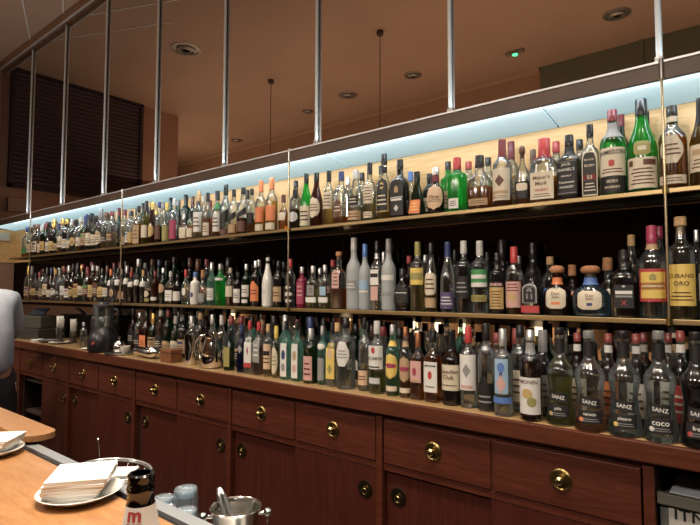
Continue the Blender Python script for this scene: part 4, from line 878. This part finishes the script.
bm = NB(); lathe(bm, [(.030, 0), (.031, .004), (.036, .10), (.040, .17), (.041, .172), (.038, .172), (.034, .10), (.028, .01)], 26); obj('tin_body', bm, CHROME, r, smooth=True)
bm = NB(); tube(bm, [(.008, 0, .02), (.012, .0, .12), (.022, 0, .22), (.024, 0, .235)], [.004, .0025, .0025, .006], 8); obj('bar_spoon', bm, STEEL, r)
q = on_y(212, 367, 1.80)
r = thing('water_jug', (q.x, 1.80, ZK + .0008), 'shiny metal jug with broad looped handle on the counter', 'jug', .35)
bm = NB(); lathe(bm, [(.046, 0), (.052, .005), (.062, .04), (.060, .09), (.046, .14), (.040, .165), (.046, .19), (.044, .19), (.038, .165), (.044, .14), (.056, .09), (.058, .04), (.02, .012)], 30); obj('jug_body', bm, CHROME, r, smooth=True)
bm = NB(); tube(bm, [(-.040, 0, .178), (-.075, 0, .172), (-.098, 0, .14), (-.098, 0, .09), (-.080, 0, .05), (-.058, 0, .04)], [.008, .010, .011, .011, .010, .008], 10); obj('handle', bm, CHROME, r)
bm = NB(); tube(bm, [(.03, 0, .17), (.052, 0, .185), (.066, 0, .20)], [.018, .013, .008], 10); obj('spout', bm, CHROME, r)
# ------------------------------------------------------------------ the bar in front
ZBAR = 1.070
YE = on_z(64, 469, ZBAR).y; YE2 = on_z(83, 464, ZBAR).y
b_ = thing('bar_counter', (-1.2, YE, 0), 'front bar with oak top and metal edge strip carrying plates and beer bottle', 'bar')
bm = NB(); box(bm, -3.6, 1.4, -.62, 0, ZBAR - .045, ZBAR, .003); obj('bar_top', bm, BARWOOD, b_)
bm = NB(); box(bm, -3.6, 1.4, (YE2 - YE) * .38, YE2 - YE, ZBAR - .040, ZBAR - .001, .001); obj('metal_edge', bm, solid('edge_steel', (.62, .66, .70), .35, .8), b_)
bm = NB(); box(bm, -3.6, 1.4, .0005, (YE2 - YE) * .37, ZBAR - .040, ZBAR - .010); obj('dark_groove', bm, BLACKP, b_)
bm = NB(); box(bm, -3.6, 1.4, -.50, -.44, 0, ZBAR - .0455); obj('bar_front', bm, REDWOOD, b_)
bm = NB(); box(bm, -3.6, 1.4, -.02, -.003, .02, ZBAR - .0455); obj('service_side', bm, solid('bar_inner_side', (.05, .03, .022), .5), b_)
# flap with a rounded end lying over the far part of the bar
zf0, zf1 = ZBAR + .0015, ZBAR + .024
p2 = on_z(-9, 451, ZBAR + .010)
tip = on_z(60, 431, zf1); yf1 = on_z(30, 419, zf1).y; yf0 = p2.y + .082
bm = NB(); xr_ = tip.x + .004; pts = []
rr = min(.05, (yf1 - yf0) / 2 - .002)
for i in range(7):
    a = rad(90 - 15 * i); pts.append((xr_ - rr + rr * math.cos(a), yf1 - rr + rr * math.sin(a)))
for i in range(7):
    a = rad(-15 * i); pts.append((xr_ - rr + rr * math.cos(a), yf0 + rr + rr * math.sin(a)))
pts += [(-3.5, yf0), (-3.5, yf1)]
def slab(bm, pts, za, zb):
    lo = [bm.verts.new((x, y, za)) for x, y in pts]; hi = [bm.verts.new((x, y, zb)) for x, y in pts]
    n_ = len(pts); bm.faces.new(lo[::-1]); bm.faces.new(hi)
    for i in range(n_): bm.faces.new((lo[i], lo[(i + 1) % n_], hi[(i + 1) % n_], hi[i]))
slab(bm, pts, zf0 + .006, zf1)
fl = thing('bar_flap', (0, 0, 0), 'oak bar flap with rounded corner folded over the far end of the front bar', 'bar flap')
obj('flap_board', bm, BARWOOD, fl)
bm = NB(); slab(bm, [(x - .012 if x > -3 else x, y + (.012 if y < (yf0 + yf1) / 2 else -.012)) for x, y in pts], zf0, zf0 + .0055); obj('underside', bm, solid('flap_underside', (.05, .03, .02), .6), fl)
# plates with napkins
pc = on_z(80, 492, ZBAR + .012)
plate((pc.x, pc.y, ZBAR + .0006), .082, 'white plate under the tall napkin stack on the front bar', hgt=.017)
NAP = solid('napkin_paper', (.80, .79, .76), .85)
def napkins(cx, cy, z, n, s, rz, thick, label, grp):
    for i in range(n):
        f = i / (n - 1); sz = s * (.80 + .20 * min(1, f * 1.6)); bm = NB()
        box(bm, -sz / 2, sz / 2, -sz / 2, sz / 2, 0, thick - .0003, .0008)
        sh = .016 * (f ** 1.5)
        o = obj('paper_napkin', bm, NAP, loc=(cx + sh * math.cos(rz) + R.uniform(-.0015, .0015), cy + sh * .5 + R.uniform(-.0015, .0015), z + i * thick), rot=(0, 0, rz + R.uniform(-.03, .03) + .10 * f))
        tag(o, label, 'napkin', grp)
napkins(pc.x - .006, pc.y - .004, ZBAR + .007, 15, .116, rad(48), .0032, 'folded white paper napkin in the tall stack on the whole plate', 'napkins on the near plate')
plate((p2.x, p2.y, ZBAR + .0006), .076, 'white plate with napkins beside the bar flap, cut by the picture edge', hgt=.017)
napkins(p2.x, p2.y, ZBAR + .007, 12, .100, rad(38), .0034, 'folded white paper napkin on the plate beside the bar flap', 'napkins on the far plate')
# beer bottle
hb = .236
pb = on_z(141.5, 473, ZBAR + hb)
r = thing('beer_bottle', (pb.x, pb.y, ZBAR + .0006), 'brown open beer bottle with white label and red letter on the front bar', 'bottle', rad(38))
PB = [(.027, 0), (.0302, .004), (.0305, .012), (.0305, .115), (.0295, .130), (.0255, .150), (.0205, .170), (.0165, .190), (.0140, .205), (.0132, .215), (.0145, .217), (.0150, .221), (.0140, .224), (.0133, .226), (.0140, .229), (.0140, .2345), (.0125, .236), (.0098, .236), (.0096, .222)]
bm = NB(); lathe(bm, PB, 32); obj('glass_body', bm, glass('beer'), r, smooth=True)
bm = NB(); lathe(bm, [(.0285, .006), (.029, .115), (.024, .148), (.018, .172)], 24); obj('beer', bm, liquid('dark'), r, smooth=True)
def br(z):
    for (a, za), (b, zb_) in zip(PB, PB[1:]):
        if za <= z <= zb_: return a + (b - a) * (z - za) / (zb_ - za)
    return .0305
bm = NB(); zz = [.140 + i * (.2045 - .140) / 8 for i in range(9)]
lathe(bm, [(br(z) + .0007, z) for z in zz], 32, close=False)
def ptxt(bm, s, zc, hh, mi, xo=0):
    vs, ps, w, h = font_mesh(s); k = hh / h; nv = []
    for x, y in vs:
        z = zc + y * k; rr = br(z) + .0013; a = (x * k + xo) / rr; nv.append(bm.verts.new((rr * math.sin(a), -rr * math.cos(a), z)))
    for p in ps:
        try: bm.faces.new([nv[i] for i in p]).material_index = mi
        except ValueError: pass
for dx in (-.0004, 0, .0004): ptxt(bm, 'm', .1960, .0098, 1, dx)
ptxt(bm, 'MAHOU', .1880, .0032, 1)
obj('neck_label', bm, [solid('beer_label_white', (.74, .72, .68), .5), lab('red')], r)
bm = NB(); lathe(bm, [(.0310, .035), (.0311, .10)], 32, close=False); obj('body_label', bm, solid('beer_label_white', (.74, .72, .68), .5), r, smooth=True)
# ------------------------------------------------------------------ service station behind the bar
ZS = .820; YS0 = YE2 + .03
w_ = thing('steel_worktop', (-1.1, YS0, 0), 'low stainless worktop behind the bar carrying glasses and ice bucket', 'worktop')
bm = NB(); box(bm, -1.5, 1.6, 0, .90 - YS0, ZS - .035, ZS, .004); obj('worktop_sheet', bm, STEEL, w_)
bm = NB(); box(bm, -1.5, 1.6, .88 - YS0, .895 - YS0, ZS - .10, ZS - .0355, .002); obj('apron', bm, STEEL, w_)
for x in (-1.46, 1.56):
    for y in (.03, .865 - YS0):
        bm = NB(); lathe(bm, [(.018, .001), (.018, ZS - .0355)], 14, M=Matrix.Translation((x, y, 0))); obj('leg', bm, STEEL, w_, smooth=True)
def milky(name, tint, gfac, dfac):
    m, t, out = nt(name)
    tr = t.nodes.new('ShaderNodeBsdfTransparent'); tr.inputs['Color'].default_value = (*tint, 1)
    g = t.nodes.new('ShaderNodeBsdfGlossy'); g.inputs['Roughness'].default_value = .08
    df = t.nodes.new('ShaderNodeBsdfDiffuse'); df.inputs['Color'].default_value = (.62, .74, .84, 1)
    lw = t.nodes.new('ShaderNodeLayerWeight'); lw.inputs['Blend'].default_value = gfac
    m1 = t.nodes.new('ShaderNodeMixShader'); t.links.new(lw.outputs['Facing'], m1.inputs[0]); t.links.new(tr.outputs[0], m1.inputs[1]); t.links.new(g.outputs[0], m1.inputs[2])
    m2 = t.nodes.new('ShaderNodeMixShader'); m2.inputs[0].default_value = dfac; t.links.new(m1.outputs[0], m2.inputs[1]); t.links.new(df.outputs[0], m2.inputs[2])
    t.links.new(m2.outputs[0], out.inputs['Surface']); return m
TG = milky('tumbler_glass', (.90, .95, .98), .45, .10); TB = milky('tumbler_base', (.80, .90, .95), .6, .24)
def tumbler(px, py, R_, h, label, up=False):
    q = on_z(px, py, ZS + h)
    r = thing('glass_tumbler', (q.x, q.y, ZS + .0006), label, 'glass', 0, 'upturned tumblers behind the bar')
    bm = NB()
    prof = [(R_, 0), (R_ * .86, h - .006), (R_ * .80, h), (R_ * .55, h - .004), (R_ * .5, h - .0045)]
    inn = [(R_ * .96, .0005), (R_ * .80, h - .02), (R_ * .5, h - .022)]
    lathe(bm, prof, 28, close=False); lathe(bm, inn, 28, close=False)
    obj('glass_wall', bm, TG, r, smooth=True)
    bm = NB(); lathe(bm, [(R_ * .78, h - .021), (R_ * .83, h - .008), (R_ * .74, h - .003), (R_ * .4, h - .006)], 28); obj('heavy_base', bm, TB, r, smooth=True)
for a in [(186, 488, .038, .125, 'tallest upturned clear tumbler behind the bar, between brown bottle and ice bucket'), (164, 497, .034, .105, 'clear upturned tumbler beside the neck of the beer bottle'), (165, 508, .034, .118, 'clear upturned tumbler low beside the white bottle label'), (186, 510, .034, .118, 'wide upturned tumbler in front of the tallest one')]:
    tumbler(*a)
# ice bucket with tongs
zr = ZS + .135; q = on_z(236, 506, zr)
rb = depth(q) * 50 / 525 / 2
r = thing('ice_bucket', (q.x, q.y, ZS + .0006), 'stainless steel ice bucket with side knobs behind the bar', 'ice bucket', rad(50))
H_ = .135
bm = NB(); lathe(bm, [(rb * .66, 0), (rb * .70, .004), (rb * .95, H_ - .01), (rb, H_ - .006), (rb * 1.03, H_ - .002), (rb * 1.0, H_), (rb * .95, H_ - .004), (rb * .91, H_ - .012), (rb * .66, .008), (.004, .006)], 40); obj('bucket_body', bm, solid('bucket_steel', (.62, .60, .56), .22, 1.), r, smooth=True)
for s in (-1, 1):
    bm = NB(); lathe(bm, [(.005, 0), (.005, .012), (.011, .017), (.0125, .024), (.009, .031), (.002, .034)], 16, M=Matrix.Translation((s * rb * .90, 0, H_ - .022)) @ Matrix.Rotation(rad(90 * s), 4, 'Y')); obj('side_knob', bm, CHROME, r, smooth=True)
    bm = NB(); tube(bm, [(s * (rb * .9 + .022) + .009 * math.sin(t) * 0, .012 * math.sin(t), H_ - .036 + .012 * math.cos(t)) for t in [2 * math.pi * i / 12 for i in range(12)]], .0022, 6, closed=True); obj('ring', bm, CHROME, r)
tp = thing('ice_tongs', (q.x, q.y, ZS + .012), 'steel ice tongs leaning in the ice bucket', 'tongs', rad(0))
top = on_y(219, 488, q.y + .0) - Vector((q.x, q.y, ZS + .012))
base = Vector((.008, .0, .03))
for s in (-1, 1):
    bm = NB(); sd = Vector((.4, .9, 0)).normalized() * .006 * s
    pts = [top, top + (base - top) * .15 + sd * 1.0, top + (base - top) * .6 + sd * 1.5, base + sd * 1.0]
    tube(bm, pts, [.007, .0065, .005, .004], 8); obj('tong_arm', bm, STEEL, tp)
# a clear beaker in front of the bucket
q2 = on_z(251, 521, ZS + .10)
tumbler(246, 540, .034, .10, 'clear upturned tumbler in front of the ice bucket')
# wire tray with paper and straw
q = on_z(114, 471, ZS + .05)
r = thing('wire_basket', (q.x, q.y, ZS + .0006), 'oval chrome wire basket holding papers behind the napkin stack', 'basket', rad(10))
rx, ry = .150, .10
bm = NB()
for zz, k in ((.004, .86), (.05, 1.0), (.056, 1.0)):
    tube(bm, [(rx * k * math.cos(t), ry * k * math.sin(t), zz) for t in [2 * math.pi * i / 40 for i in range(40)]], .0042, 8, closed=True)
obj('rim', bm, solid('bright_chrome', (.86, .88, .90), .22, .8), r)
bm = NB()
for i in range(20):
    t = 2 * math.pi * i / 20; tube(bm, [(rx * .86 * math.cos(t), ry * .86 * math.sin(t), .004), (rx * math.cos(t), ry * math.sin(t), .05)], .0015, 5)
obj('wire_side', bm, CHROME, r)
bm = NB(); lathe(bm, [(.86, .0005), (.86, .0250)], 36, M=Matrix.Diagonal((rx, ry, 1, 1))); obj('basket_floor', bm, STEEL, r)
for i in range(3):
    bm = NB(); box(bm, -.07, .07, -.048, .048, 0, .010, .001)
    o = obj('order_pad', bm, solid('pad_paper', (.66, .65, .62), .8), loc=(q.x + .012 * i, q.y - .006 * i, ZS + .026 + i * .0108), rot=(0, 0, rad(25 + 9 * i))); tag(o, ['lowest', 'middle', 'topmost'][i] + ' white paper pad lying in the chrome wire basket', 'pad')
top = on_y(98, 438, q.y + .035); bt = Vector((top.x + .035, q.y + .03, ZS + .03))
bm = NB(); tube(bm, [top, top + (bt - top) * .1, bt], [.0045, .0022, .0022], 8); tube(bm, [bt, bt + Vector((.004, -.002, -.018))], [.0022, .006], 8)
o = obj('stirring_spoon', bm, STEEL); tag(o, 'thin long stirring spoon standing upright in the wire basket', 'spoon')
# ------------------------------------------------------------------ person behind the bar, seen from behind at the picture edge
def skin_mesh(name, nodes, edges, mat, parent=None, sub=2):
    me = bpy.data.meshes.new(name); me.from_pydata([n[0] for n in nodes], edges, [])
    o = bpy.data.objects.new(name, me); C.objects.link(o)
    m = o.modifiers.new('skin', 'SKIN'); m.use_smooth_shade = True
    for i, n in enumerate(nodes):
        v = me.skin_vertices[0].data[i]; v.radius = n[1] if isinstance(n[1], tuple) else (n[1], n[1]); v.use_root = (i == 0)
    s = o.modifiers.new('sub', 'SUBSURF'); s.levels = sub; s.render_levels = sub
    bpy.context.view_layer.update()
    dg = bpy.context.evaluated_depsgraph_get()
    me2 = bpy.data.meshes.new_from_object(o.evaluated_get(dg)); o.modifiers.clear(); o.data = me2; bpy.data.meshes.remove(me)
    for p in me2.polygons: p.use_smooth = True
    me2.materials.clear(); me2.materials.append(mat)
    if parent: o.parent = parent
    return o
PX, PY = -4.22, 1.25
per = thing('person', (PX, PY, 0), 'person in pale blue shirt and dark trousers bending over the far counter end, cut off', 'person')
SK = solid('skin', (.52, .30, .20), .55)
def arm(s): 
    return [((-.16, .18 * s, 1.43), .062), ((-.26, .245 * s, 1.20), .048), ((-.46, .20 * s, 1.12), .036), ((-.545, .19 * s, 1.115), .028)]
core = [((0, 0, .96), .125), ((.03, 0, 1.10), .118), ((.03, 0, 1.22), .125), ((-.03, 0, 1.34), .125), ((-.14, 0, 1.43), .105), ((-.235, 0, 1.50), .055), ((-.29, 0, 1.58), .075), ((-.325, 0, 1.65), .085), ((-.33, 0, 1.71), .07)]
leg = lambda s: [((-.005, .085 * s, .74), .080), ((-.02, .10 * s, .50), .058), ((.02, .105 * s, .10), .040), ((-.10, .115 * s, .045), .032)]
nodes = list(core); edges = [(i, i + 1) for i in range(8)]
for s in (-1, 1):
    b = len(nodes); nodes += arm(s); edges += [(4, b), (b, b + 1), (b + 1, b + 2), (b + 2, b + 3)]
    h = b + 3
    for j, (dy, ln) in enumerate([(-.026, .062), (-.009, .074), (.009, .07), (.026, .055)]):
        f = len(nodes); nodes += [((-.575, .19 * s + dy, 1.112), .0105), ((-.575 - ln * .5, .19 * s + dy * 1.1, 1.102), .009), ((-.575 - ln, .19 * s + dy * 1.1, 1.078), .0075)]; edges += [(h, f), (f, f + 1), (f + 1, f + 2)]
    f = len(nodes); nodes += [((-.52, (.19 - .038) * s, 1.105), .011), ((-.55, (.19 - .058) * s, 1.09), .009)]; edges += [(h, f), (f, f + 1)]
    b = len(nodes); nodes += leg(s); edges += [(0, b), (b, b + 1), (b + 1, b + 2), (b + 2, b + 3)]
skin_mesh('body', nodes, edges, SK, per)
SHIRT = solid('pale_blue_shirt', (.50, .55, .63), .8, vary=.12, vscale=9)
nodes = [((x, y, z), r_ * 1.14 + .008) for (x, y, z), r_ in core[:6]]; nodes[0] = ((-.01, 0, .89), .175); nodes[1] = ((.02, 0, 1.08), .150); nodes[5] = ((-.20, 0, 1.475), .072)
edges = [(i, i + 1) for i in range(5)]
for s in (-1, 1):
    b = len(nodes); nodes += [(c, r_ + .018) for c, r_ in arm(s)[:3]]; edges += [(4, b), (b, b + 1), (b + 1, b + 2)]
skin_mesh('shirt', nodes, edges, SHIRT, per)
nodes = [((-.01, 0, 1.06), .140), ((-.005, 0, .84), .160)]; edges = [(0, 1)]
for s in (-1, 1):
    b = len(nodes); nodes += [(c, r_ + .036) for c, r_ in leg(s)[:3]]; edges += [(1, b), (b, b + 1), (b + 1, b + 2)]
skin_mesh('trousers', nodes, edges, solid('dark_trousers', (.018, .018, .022), .8), per)
bm = NB(); bmesh.ops.create_uvsphere(bm, u_segments=24, v_segments=14, radius=1)
for v in bm.verts:
    v.co = Vector((-.305 + v.co.x * .098, v.co.y * .088, 1.685 + v.co.z * .095))
bmesh.ops.delete(bm, geom=[v for v in bm.verts if v.co.z < 1.62 or (v.co.x < -.36 and v.co.z < 1.73)], context='VERTS'); obj('hair', bm, solid('dark_hair', (.02, .014, .01), .6), per, smooth=True)
for s in (-1, 1):
    bm = NB(); bmesh.ops.create_uvsphere(bm, u_segments=10, v_segments=8, radius=1)
    for v in bm.verts: v.co = Vector((-.315 + v.co.x * .018, .083 * s + v.co.y * .010, 1.655 + v.co.z * .030))
    obj('ear', bm, SK, per, smooth=True)
    bm = NB(); bmesh.ops.create_uvsphere(bm, u_segments=10, v_segments=8, radius=.0115)
    for v in bm.verts: v.co += Vector((-.400, .031 * s, 1.668))
    obj('eye', bm, solid('eye_white', (.7, .7, .68), .2), per, smooth=True)
    bm = NB(); box(bm, -.16, .10, .105 * s - .045, .105 * s + .045, .001, .075, .025); obj('shoe', bm, solid('black_leather', (.012, .011, .01), .3), per, smooth=True)
bm = NB(); tube(bm, [(-.405, 0, 1.672), (-.424, 0, 1.645), (-.428, 0, 1.632), (-.405, 0, 1.626)], [.008, .012, .013, .008], 8); obj('nose', bm, SK, per)
bm = NB(); tube(bm, [(-.395, -.024, 1.600), (-.408, 0, 1.602), (-.395, .024, 1.600)], [.004, .007, .004], 8); obj('mouth', bm, solid('lips', (.42, .16, .13), .5), per)
# ------------------------------------------------------------------ end wall
g = thing('air_grille', (XL + .001, 0, 0), 'large dark slatted air grille high on the end wall, seen in the mirror', 'air grille')
def mir(px, py):
    q = ray(px, py); q = CAM + q * (XL / q.x); return Vector((XL, 2 * YM - q.y, q.z))
ya, yb_ = mir(142, 105).y, mir(9, 120).y
za, zb_ = mir(9, 187).z, mir(142, 105).z
bm = NB(); box(bm, 0, .05, ya, ya + .04, za, zb_); box(bm, 0, .05, yb_ - .04, yb_, za, zb_); box(bm, 0, .05, ya, yb_, zb_ - .04, zb_ - .0005); box(bm, 0, .05, ya, yb_, za, za + .04); obj('frame', bm, solid('grille_frame', (.04, .025, .03), .5), g)
bm = NB()
n_ = 26
for i in range(n_):
    z = za + .05 + (zb_ - za - .1) * i / (n_ - 1)
    box(bm, -.016, .016, ya + .04, yb_ - .04, -.004, .004, M=Matrix.Translation((.024, 0, z)) @ Matrix.Rotation(rad(35), 4, 'Y'))
box(bm, .0005, .004, ya + .03, yb_ - .03, za + .02, zb_ - .02); obj('slats', bm, solid('grille_slat', (.115, .072, .082), .5), g)
q = on_x(3.5, 237, XL + .035)
o = NB(); box(o, 0, .035, -.055, .055, -.042, .042, .005); o = obj('emergency_wall_lamp', o, solid('white_housing', (.62, .60, .55), .4), loc=(XL + .0125, q.y, q.z)); tag(o, 'small white emergency light box on the pale end panel', 'emergency light')
d = ray(18, 205.5); t_ = XL / d.x; q = CAM + d * t_
o = NB(); box(o, 0, .04, -.11, .11, -.075, .075, .006); o = obj('wall_speaker', o, solid('beige_housing', (.40, .27, .19), .5), loc=(XL + .001, 2 * YM - q.y, q.z)); tag(o, 'small beige wall box under the air grille, seen in the mirror', 'wall box')
# ------------------------------------------------------------------ ceiling fixtures (they show in the mirror)
for i, (px, py, w, lb) in enumerate([(186, 49, 30, 'large round ringed ceiling vent, clearest of those in the mirror'), (348, 95, 19, 'round ceiling vent mirrored between third and fourth bright strips'), (413, 75, 18, 'round ceiling vent mirrored beside the pendant wire'), (617, 14, 26, 'round ceiling spot mirrored highest up'), (308, 111, 12, 'small round ceiling vent mirrored low beside a bright strip'), (237, 140, 12, 'small round ceiling vent mirrored close above the bulkhead')]):
    v = on_z(px, py, ZC); Yr = 2 * YM - v.y
    R_ = depth(v) * w / 525 / 2
    r = thing('ceiling_vent', (v.x, Yr, ZC - .001), lb, 'ceiling vent', 0, 'round vents in the ceiling')
    MX = Matrix.Rotation(math.pi, 4, 'X')
    bm = NB(); lathe(bm, [(R_, 0), (R_ * .98, .006), (R_ * .82, .010), (R_ * .80, .002)], 36, M=MX); obj('outer_ring', bm, solid('vent_metal', (.45, .42, .38), .3, .8), r, smooth=True)
    for k in (.62, .40):
        bm = NB(); lathe(bm, [(R_ * k, .003), (R_ * k, .018), (R_ * (k - .10), .024), (R_ * (k - .12), .012)], 36, M=MX); obj('inner_ring', bm, solid('vent_metal', (.45, .42, .38), .3, .8), r, smooth=True)
    bm = NB(); lathe(bm, [(R_ * .79, .0005), (R_ * .79, .0016)], 36, M=MX); obj('dark_core', bm, solid('vent_dark', (.04, .03, .025), .6), r)
for i, (px, py, L_) in enumerate([(380, 31, 1.3), (271, 80, 1.3)]):
    v = on_z(px, py, ZC); 
    r = thing('ceiling_wire', (v.x, 2 * YM - v.y, ZC), ['thin wire hanging from ceiling hook, mirrored past the third strip', 'thin wire hanging from ceiling, mirrored before the third strip'][i], 'wire')
    bm = NB(); lathe(bm, [(.004, -L_), (.004, -.03)], 6); obj('wire', bm, solid('wire_dark', (.06, .03, .02), .5), r)
    bm = NB(); lathe(bm, [(.03, -.04), (.035, -.02), (.03, -.0005)], 14); obj('hook_cap', bm, solid('wire_dark', (.06, .03, .02), .5), r)
    bm = NB(); lathe(bm, [(.002, -L_ - .05), (.03, -L_ - .03), (.03, -L_ - .001), (.002, -L_ )], 14); obj('wire_weight', bm, solid('wire_dark', (.06, .03, .02), .5), r)
v = on_z(515, 51, ZC); bm = NB(); box(bm, -.09, .09, -.03, .03, -.03, -.0005, .003); box(bm, -.03, .03, -.031, .031, -.034, -.0305)
r = thing('exit_light', (v.x, 2 * YM - v.y, ZC), 'small green exit light on the ceiling, mirrored past the fourth strip', 'exit light')
o = obj('housing', bm, solid('exit_housing', (.25, .20, .15), .5), r)
bm = NB(); lathe(bm, [(.028, -.044), (.028, -.0345)], 12); obj('green_lamp', bm, solid('exit_green', (.02, .3, .12), .4, emit=(.1, 1, .45), es=2.5), r)
# grey green panelling on the opposite wall
xg = virt(541, 60, YM, YO).x; bm = NB(); box(bm, xg, XR - .02, YO + .001, YO + .03, 2.2, ZC - .001); box(bm, xg + .95, xg + .99, YO + .03, YO + .05, 2.2, ZC - .002)
struct('trim_10', bm, solid('grey_green_panel', (.16, .17, .12), .5), 'grey green panelling high on the opposite wall')
bm = NB(); box(bm, XL - 2.9, xg - .01, YO + .001, YO + .05, ZC - .05, ZC - .001); struct('trim_11', bm, solid('cornice_paint', (.56, .38, .26), .6), 'cornice along the opposite wall')
# room behind: ledge with lit lamps, curtain and lit board, which the low mirror shows
YM2 = YW - .012
bm = NB(); box(bm, XL - 2.5, 2.5, YO + .002, YO + .32, 0, .90, .004); struct('trim_12', bm, REDWOOD, 'low panelled ledge along the opposite wall')
SHADE = solid('lit_lamp_shade', (.8, .72, .6), .6, emit=(1, .72, .42), es=9)
for i, (px, py, w, h) in enumerate([(231, 314, 8, 10), (279, 316, 10, 6), (346, 316, 9, 9), (414, 326, 9, 12), (438, 327, 8, 10), (462, 326, 8, 14), (541, 331, 15, 20), (572, 336, 9, 10)]):
    v = virt(px, py, YM2, YO + .17); dv = depth(on_y(px, py, 2 * YM2 - YO - .17)); R_ = dv * w / 525 / 2; hh = dv * h / 525
    r = thing('table_lamp', (v.x, YO + .17, .9008), 'lit table lamp on the opposite ledge, %s along, seen in the low mirror' % ORD[i], 'lamp', 0, 'lamps on the opposite ledge')
    bm = NB(); lathe(bm, [(.06, 0), (.055, .012), (.012, .02), (.009, max(.03, v.z - .9 - hh / 2))], 16); obj('lamp_base', bm, BRASS, r, smooth=True)
    bm = NB(); z0 = max(.031, v.z - .9008 - hh / 2); lathe(bm, [(R_, z0), (R_ * .7, z0 + hh)], 20, close=False); obj('lamp_shade', bm, SHADE, r, smooth=True)
a = virt(290, 320, YM2, YO + .06); b = virt(341, 320, YM2, YO + .06); bm = NB(); nn = 40; lo, hi = [], []
for i in range(nn + 1):
    x = a.x + (b.x - a.x) * i / nn; y = YO + .40 + .018 * math.sin(i * 1.1)
    lo.append(bm.verts.new((x, y, .05))); hi.append(bm.verts.new((x, y, 2.3)))
for i in range(nn):
    f = bm.faces.new((lo[i], lo[i + 1], hi[i + 1], hi[i])); f.smooth = True
o = obj('hanging_curtain', bm, solid('grey_blue_curtain', (.42, .46, .50), .8)); tag(o, 'grey blue curtain across the room, seen in the low mirror', 'curtain')
a = virt(194, 311, YM2, YO + .06); b = virt(227, 319, YM2, YO + .06)
r = thing('wall_board', (0, YO + .35, 0), 'bright lit board on the opposite side, seen in the low mirror', 'board')
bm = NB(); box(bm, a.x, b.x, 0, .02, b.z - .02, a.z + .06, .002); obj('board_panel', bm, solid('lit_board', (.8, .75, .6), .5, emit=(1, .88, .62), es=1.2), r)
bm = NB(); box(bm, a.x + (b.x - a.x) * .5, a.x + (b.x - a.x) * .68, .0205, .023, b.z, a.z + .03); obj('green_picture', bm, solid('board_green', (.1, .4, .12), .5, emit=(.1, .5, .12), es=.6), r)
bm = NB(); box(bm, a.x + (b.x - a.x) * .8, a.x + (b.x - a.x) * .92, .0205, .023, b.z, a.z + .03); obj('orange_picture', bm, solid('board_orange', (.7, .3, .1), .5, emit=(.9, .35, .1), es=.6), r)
bm = NB(); box(bm, a.x + .1, a.x + .14, -.005, -.0005, .001, a.z); box(bm, b.x - .14, b.x - .1, -.005, -.0005, .001, a.z); obj('stand', bm, BLACKP, r)
# ------------------------------------------------------------------ light
def area(name, loc, rot, sx, sy, power, col):
    l = bpy.data.lights.new(name, 'AREA'); l.shape = 'RECTANGLE'; l.size = sx; l.size_y = sy; l.energy = power; l.color = col
    o = bpy.data.objects.new(name, l); C.objects.link(o); o.location = loc; o.rotation_euler = rot; return o
def spot(name, loc, to, power, col, ang=70, blend=.6, size=.05):
    l = bpy.data.lights.new(name, 'SPOT'); l.energy = power; l.color = col; l.spot_size = rad(ang); l.spot_blend = blend; l.shadow_soft_size = size
    o = bpy.data.objects.new(name, l); C.objects.link(o); o.location = loc
    o.rotation_euler = (Vector(to) - Vector(loc)).to_track_quat('-Z', 'Y').to_euler(); return o
COOL = (.86, .95, 1.0); WARM = (1.0, .72, .45)
def down(name, x, y, z, e, col, sx, sy, spread=80):
    o = area(name, (x, y, z), (0, 0, 0), sx, sy, e, col); o.data.spread = rad(spread); return o
area('led_strip', (-1.8, 1.912, ZB0 + .0025), (rad(32), 0, 0), 8.2, .02, 20, COOL)
area('beam_top_strip', (-1.8, 1.905, ZB1 + .0105), (rad(180), 0, 0), 8.2, .012, 13, COOL)
area('ceiling_cove', (-2.8, -.5, 2.95), (rad(180), 0, 0), 8.5, 2.4, 30, (1.0, .80, .63))  # added unseen uplight that brightens the ceiling
area('ceiling_cove_far', (-7.3, -.8, 2.95), (rad(180), 0, 0), 2.0, 1.6, 10, (1.0, .76, .56))  # second added uplight without a fixture, for the far part of the ceiling
down('bar_downlight', -1.25, .15, ZC - .02, 8, (1.0, .86, .70), .25, .25, 60)
down('bar_downlight', -.35, .15, ZC - .02, 6.5, (1.0, .86, .70), .25, .25, 60)
for x, e in ((-5.0, 15), (-3.6, 15), (-2.2, 16), (-.9, 17), (.3, 15)):
    down('counter_downlight', x, .75, ZC - .02, e, (1.0, .85, .68), .40, .40, 85)
for x, e in ((-4.9, 7.5), (-3.3, 7), (-1.8, 6.5), (-.5, 6), (.8, 5.5)):
    o = area('room_lamp', (x, -.45, 2.55), (0, 0, 0), .22, .22, e, (1.0, .88, .74)); o.data.spread = rad(100)  # unseen lamps hung in mid-air, added for highlights on the bottles
    o.rotation_euler = (Vector((x, 1.9, 1.35)) - Vector((x, -.45, 2.55))).to_track_quat('-Z', 'Y').to_euler()
w = bpy.data.worlds.new('world'); scene.world = w; w.use_nodes = True
w.node_tree.nodes['Background'].inputs[0].default_value = (1.0, .75, .55, 1); w.node_tree.nodes['Background'].inputs[1].default_value = .05
scene.view_settings.view_transform = 'Standard'; scene.view_settings.look = 'None'
scene.cycles.max_bounces = 10; scene.cycles.transparent_max_bounces = 24; scene.cycles.glossy_bounces = 5; scene.cycles.diffuse_bounces = 3; scene.cycles.transmission_bounces = 4
scene.cycles.caustics_reflective = False; scene.cycles.caustics_refractive = False; scene.cycles.sample_clamp_indirect = 4
scene.cycles.use_denoising = True
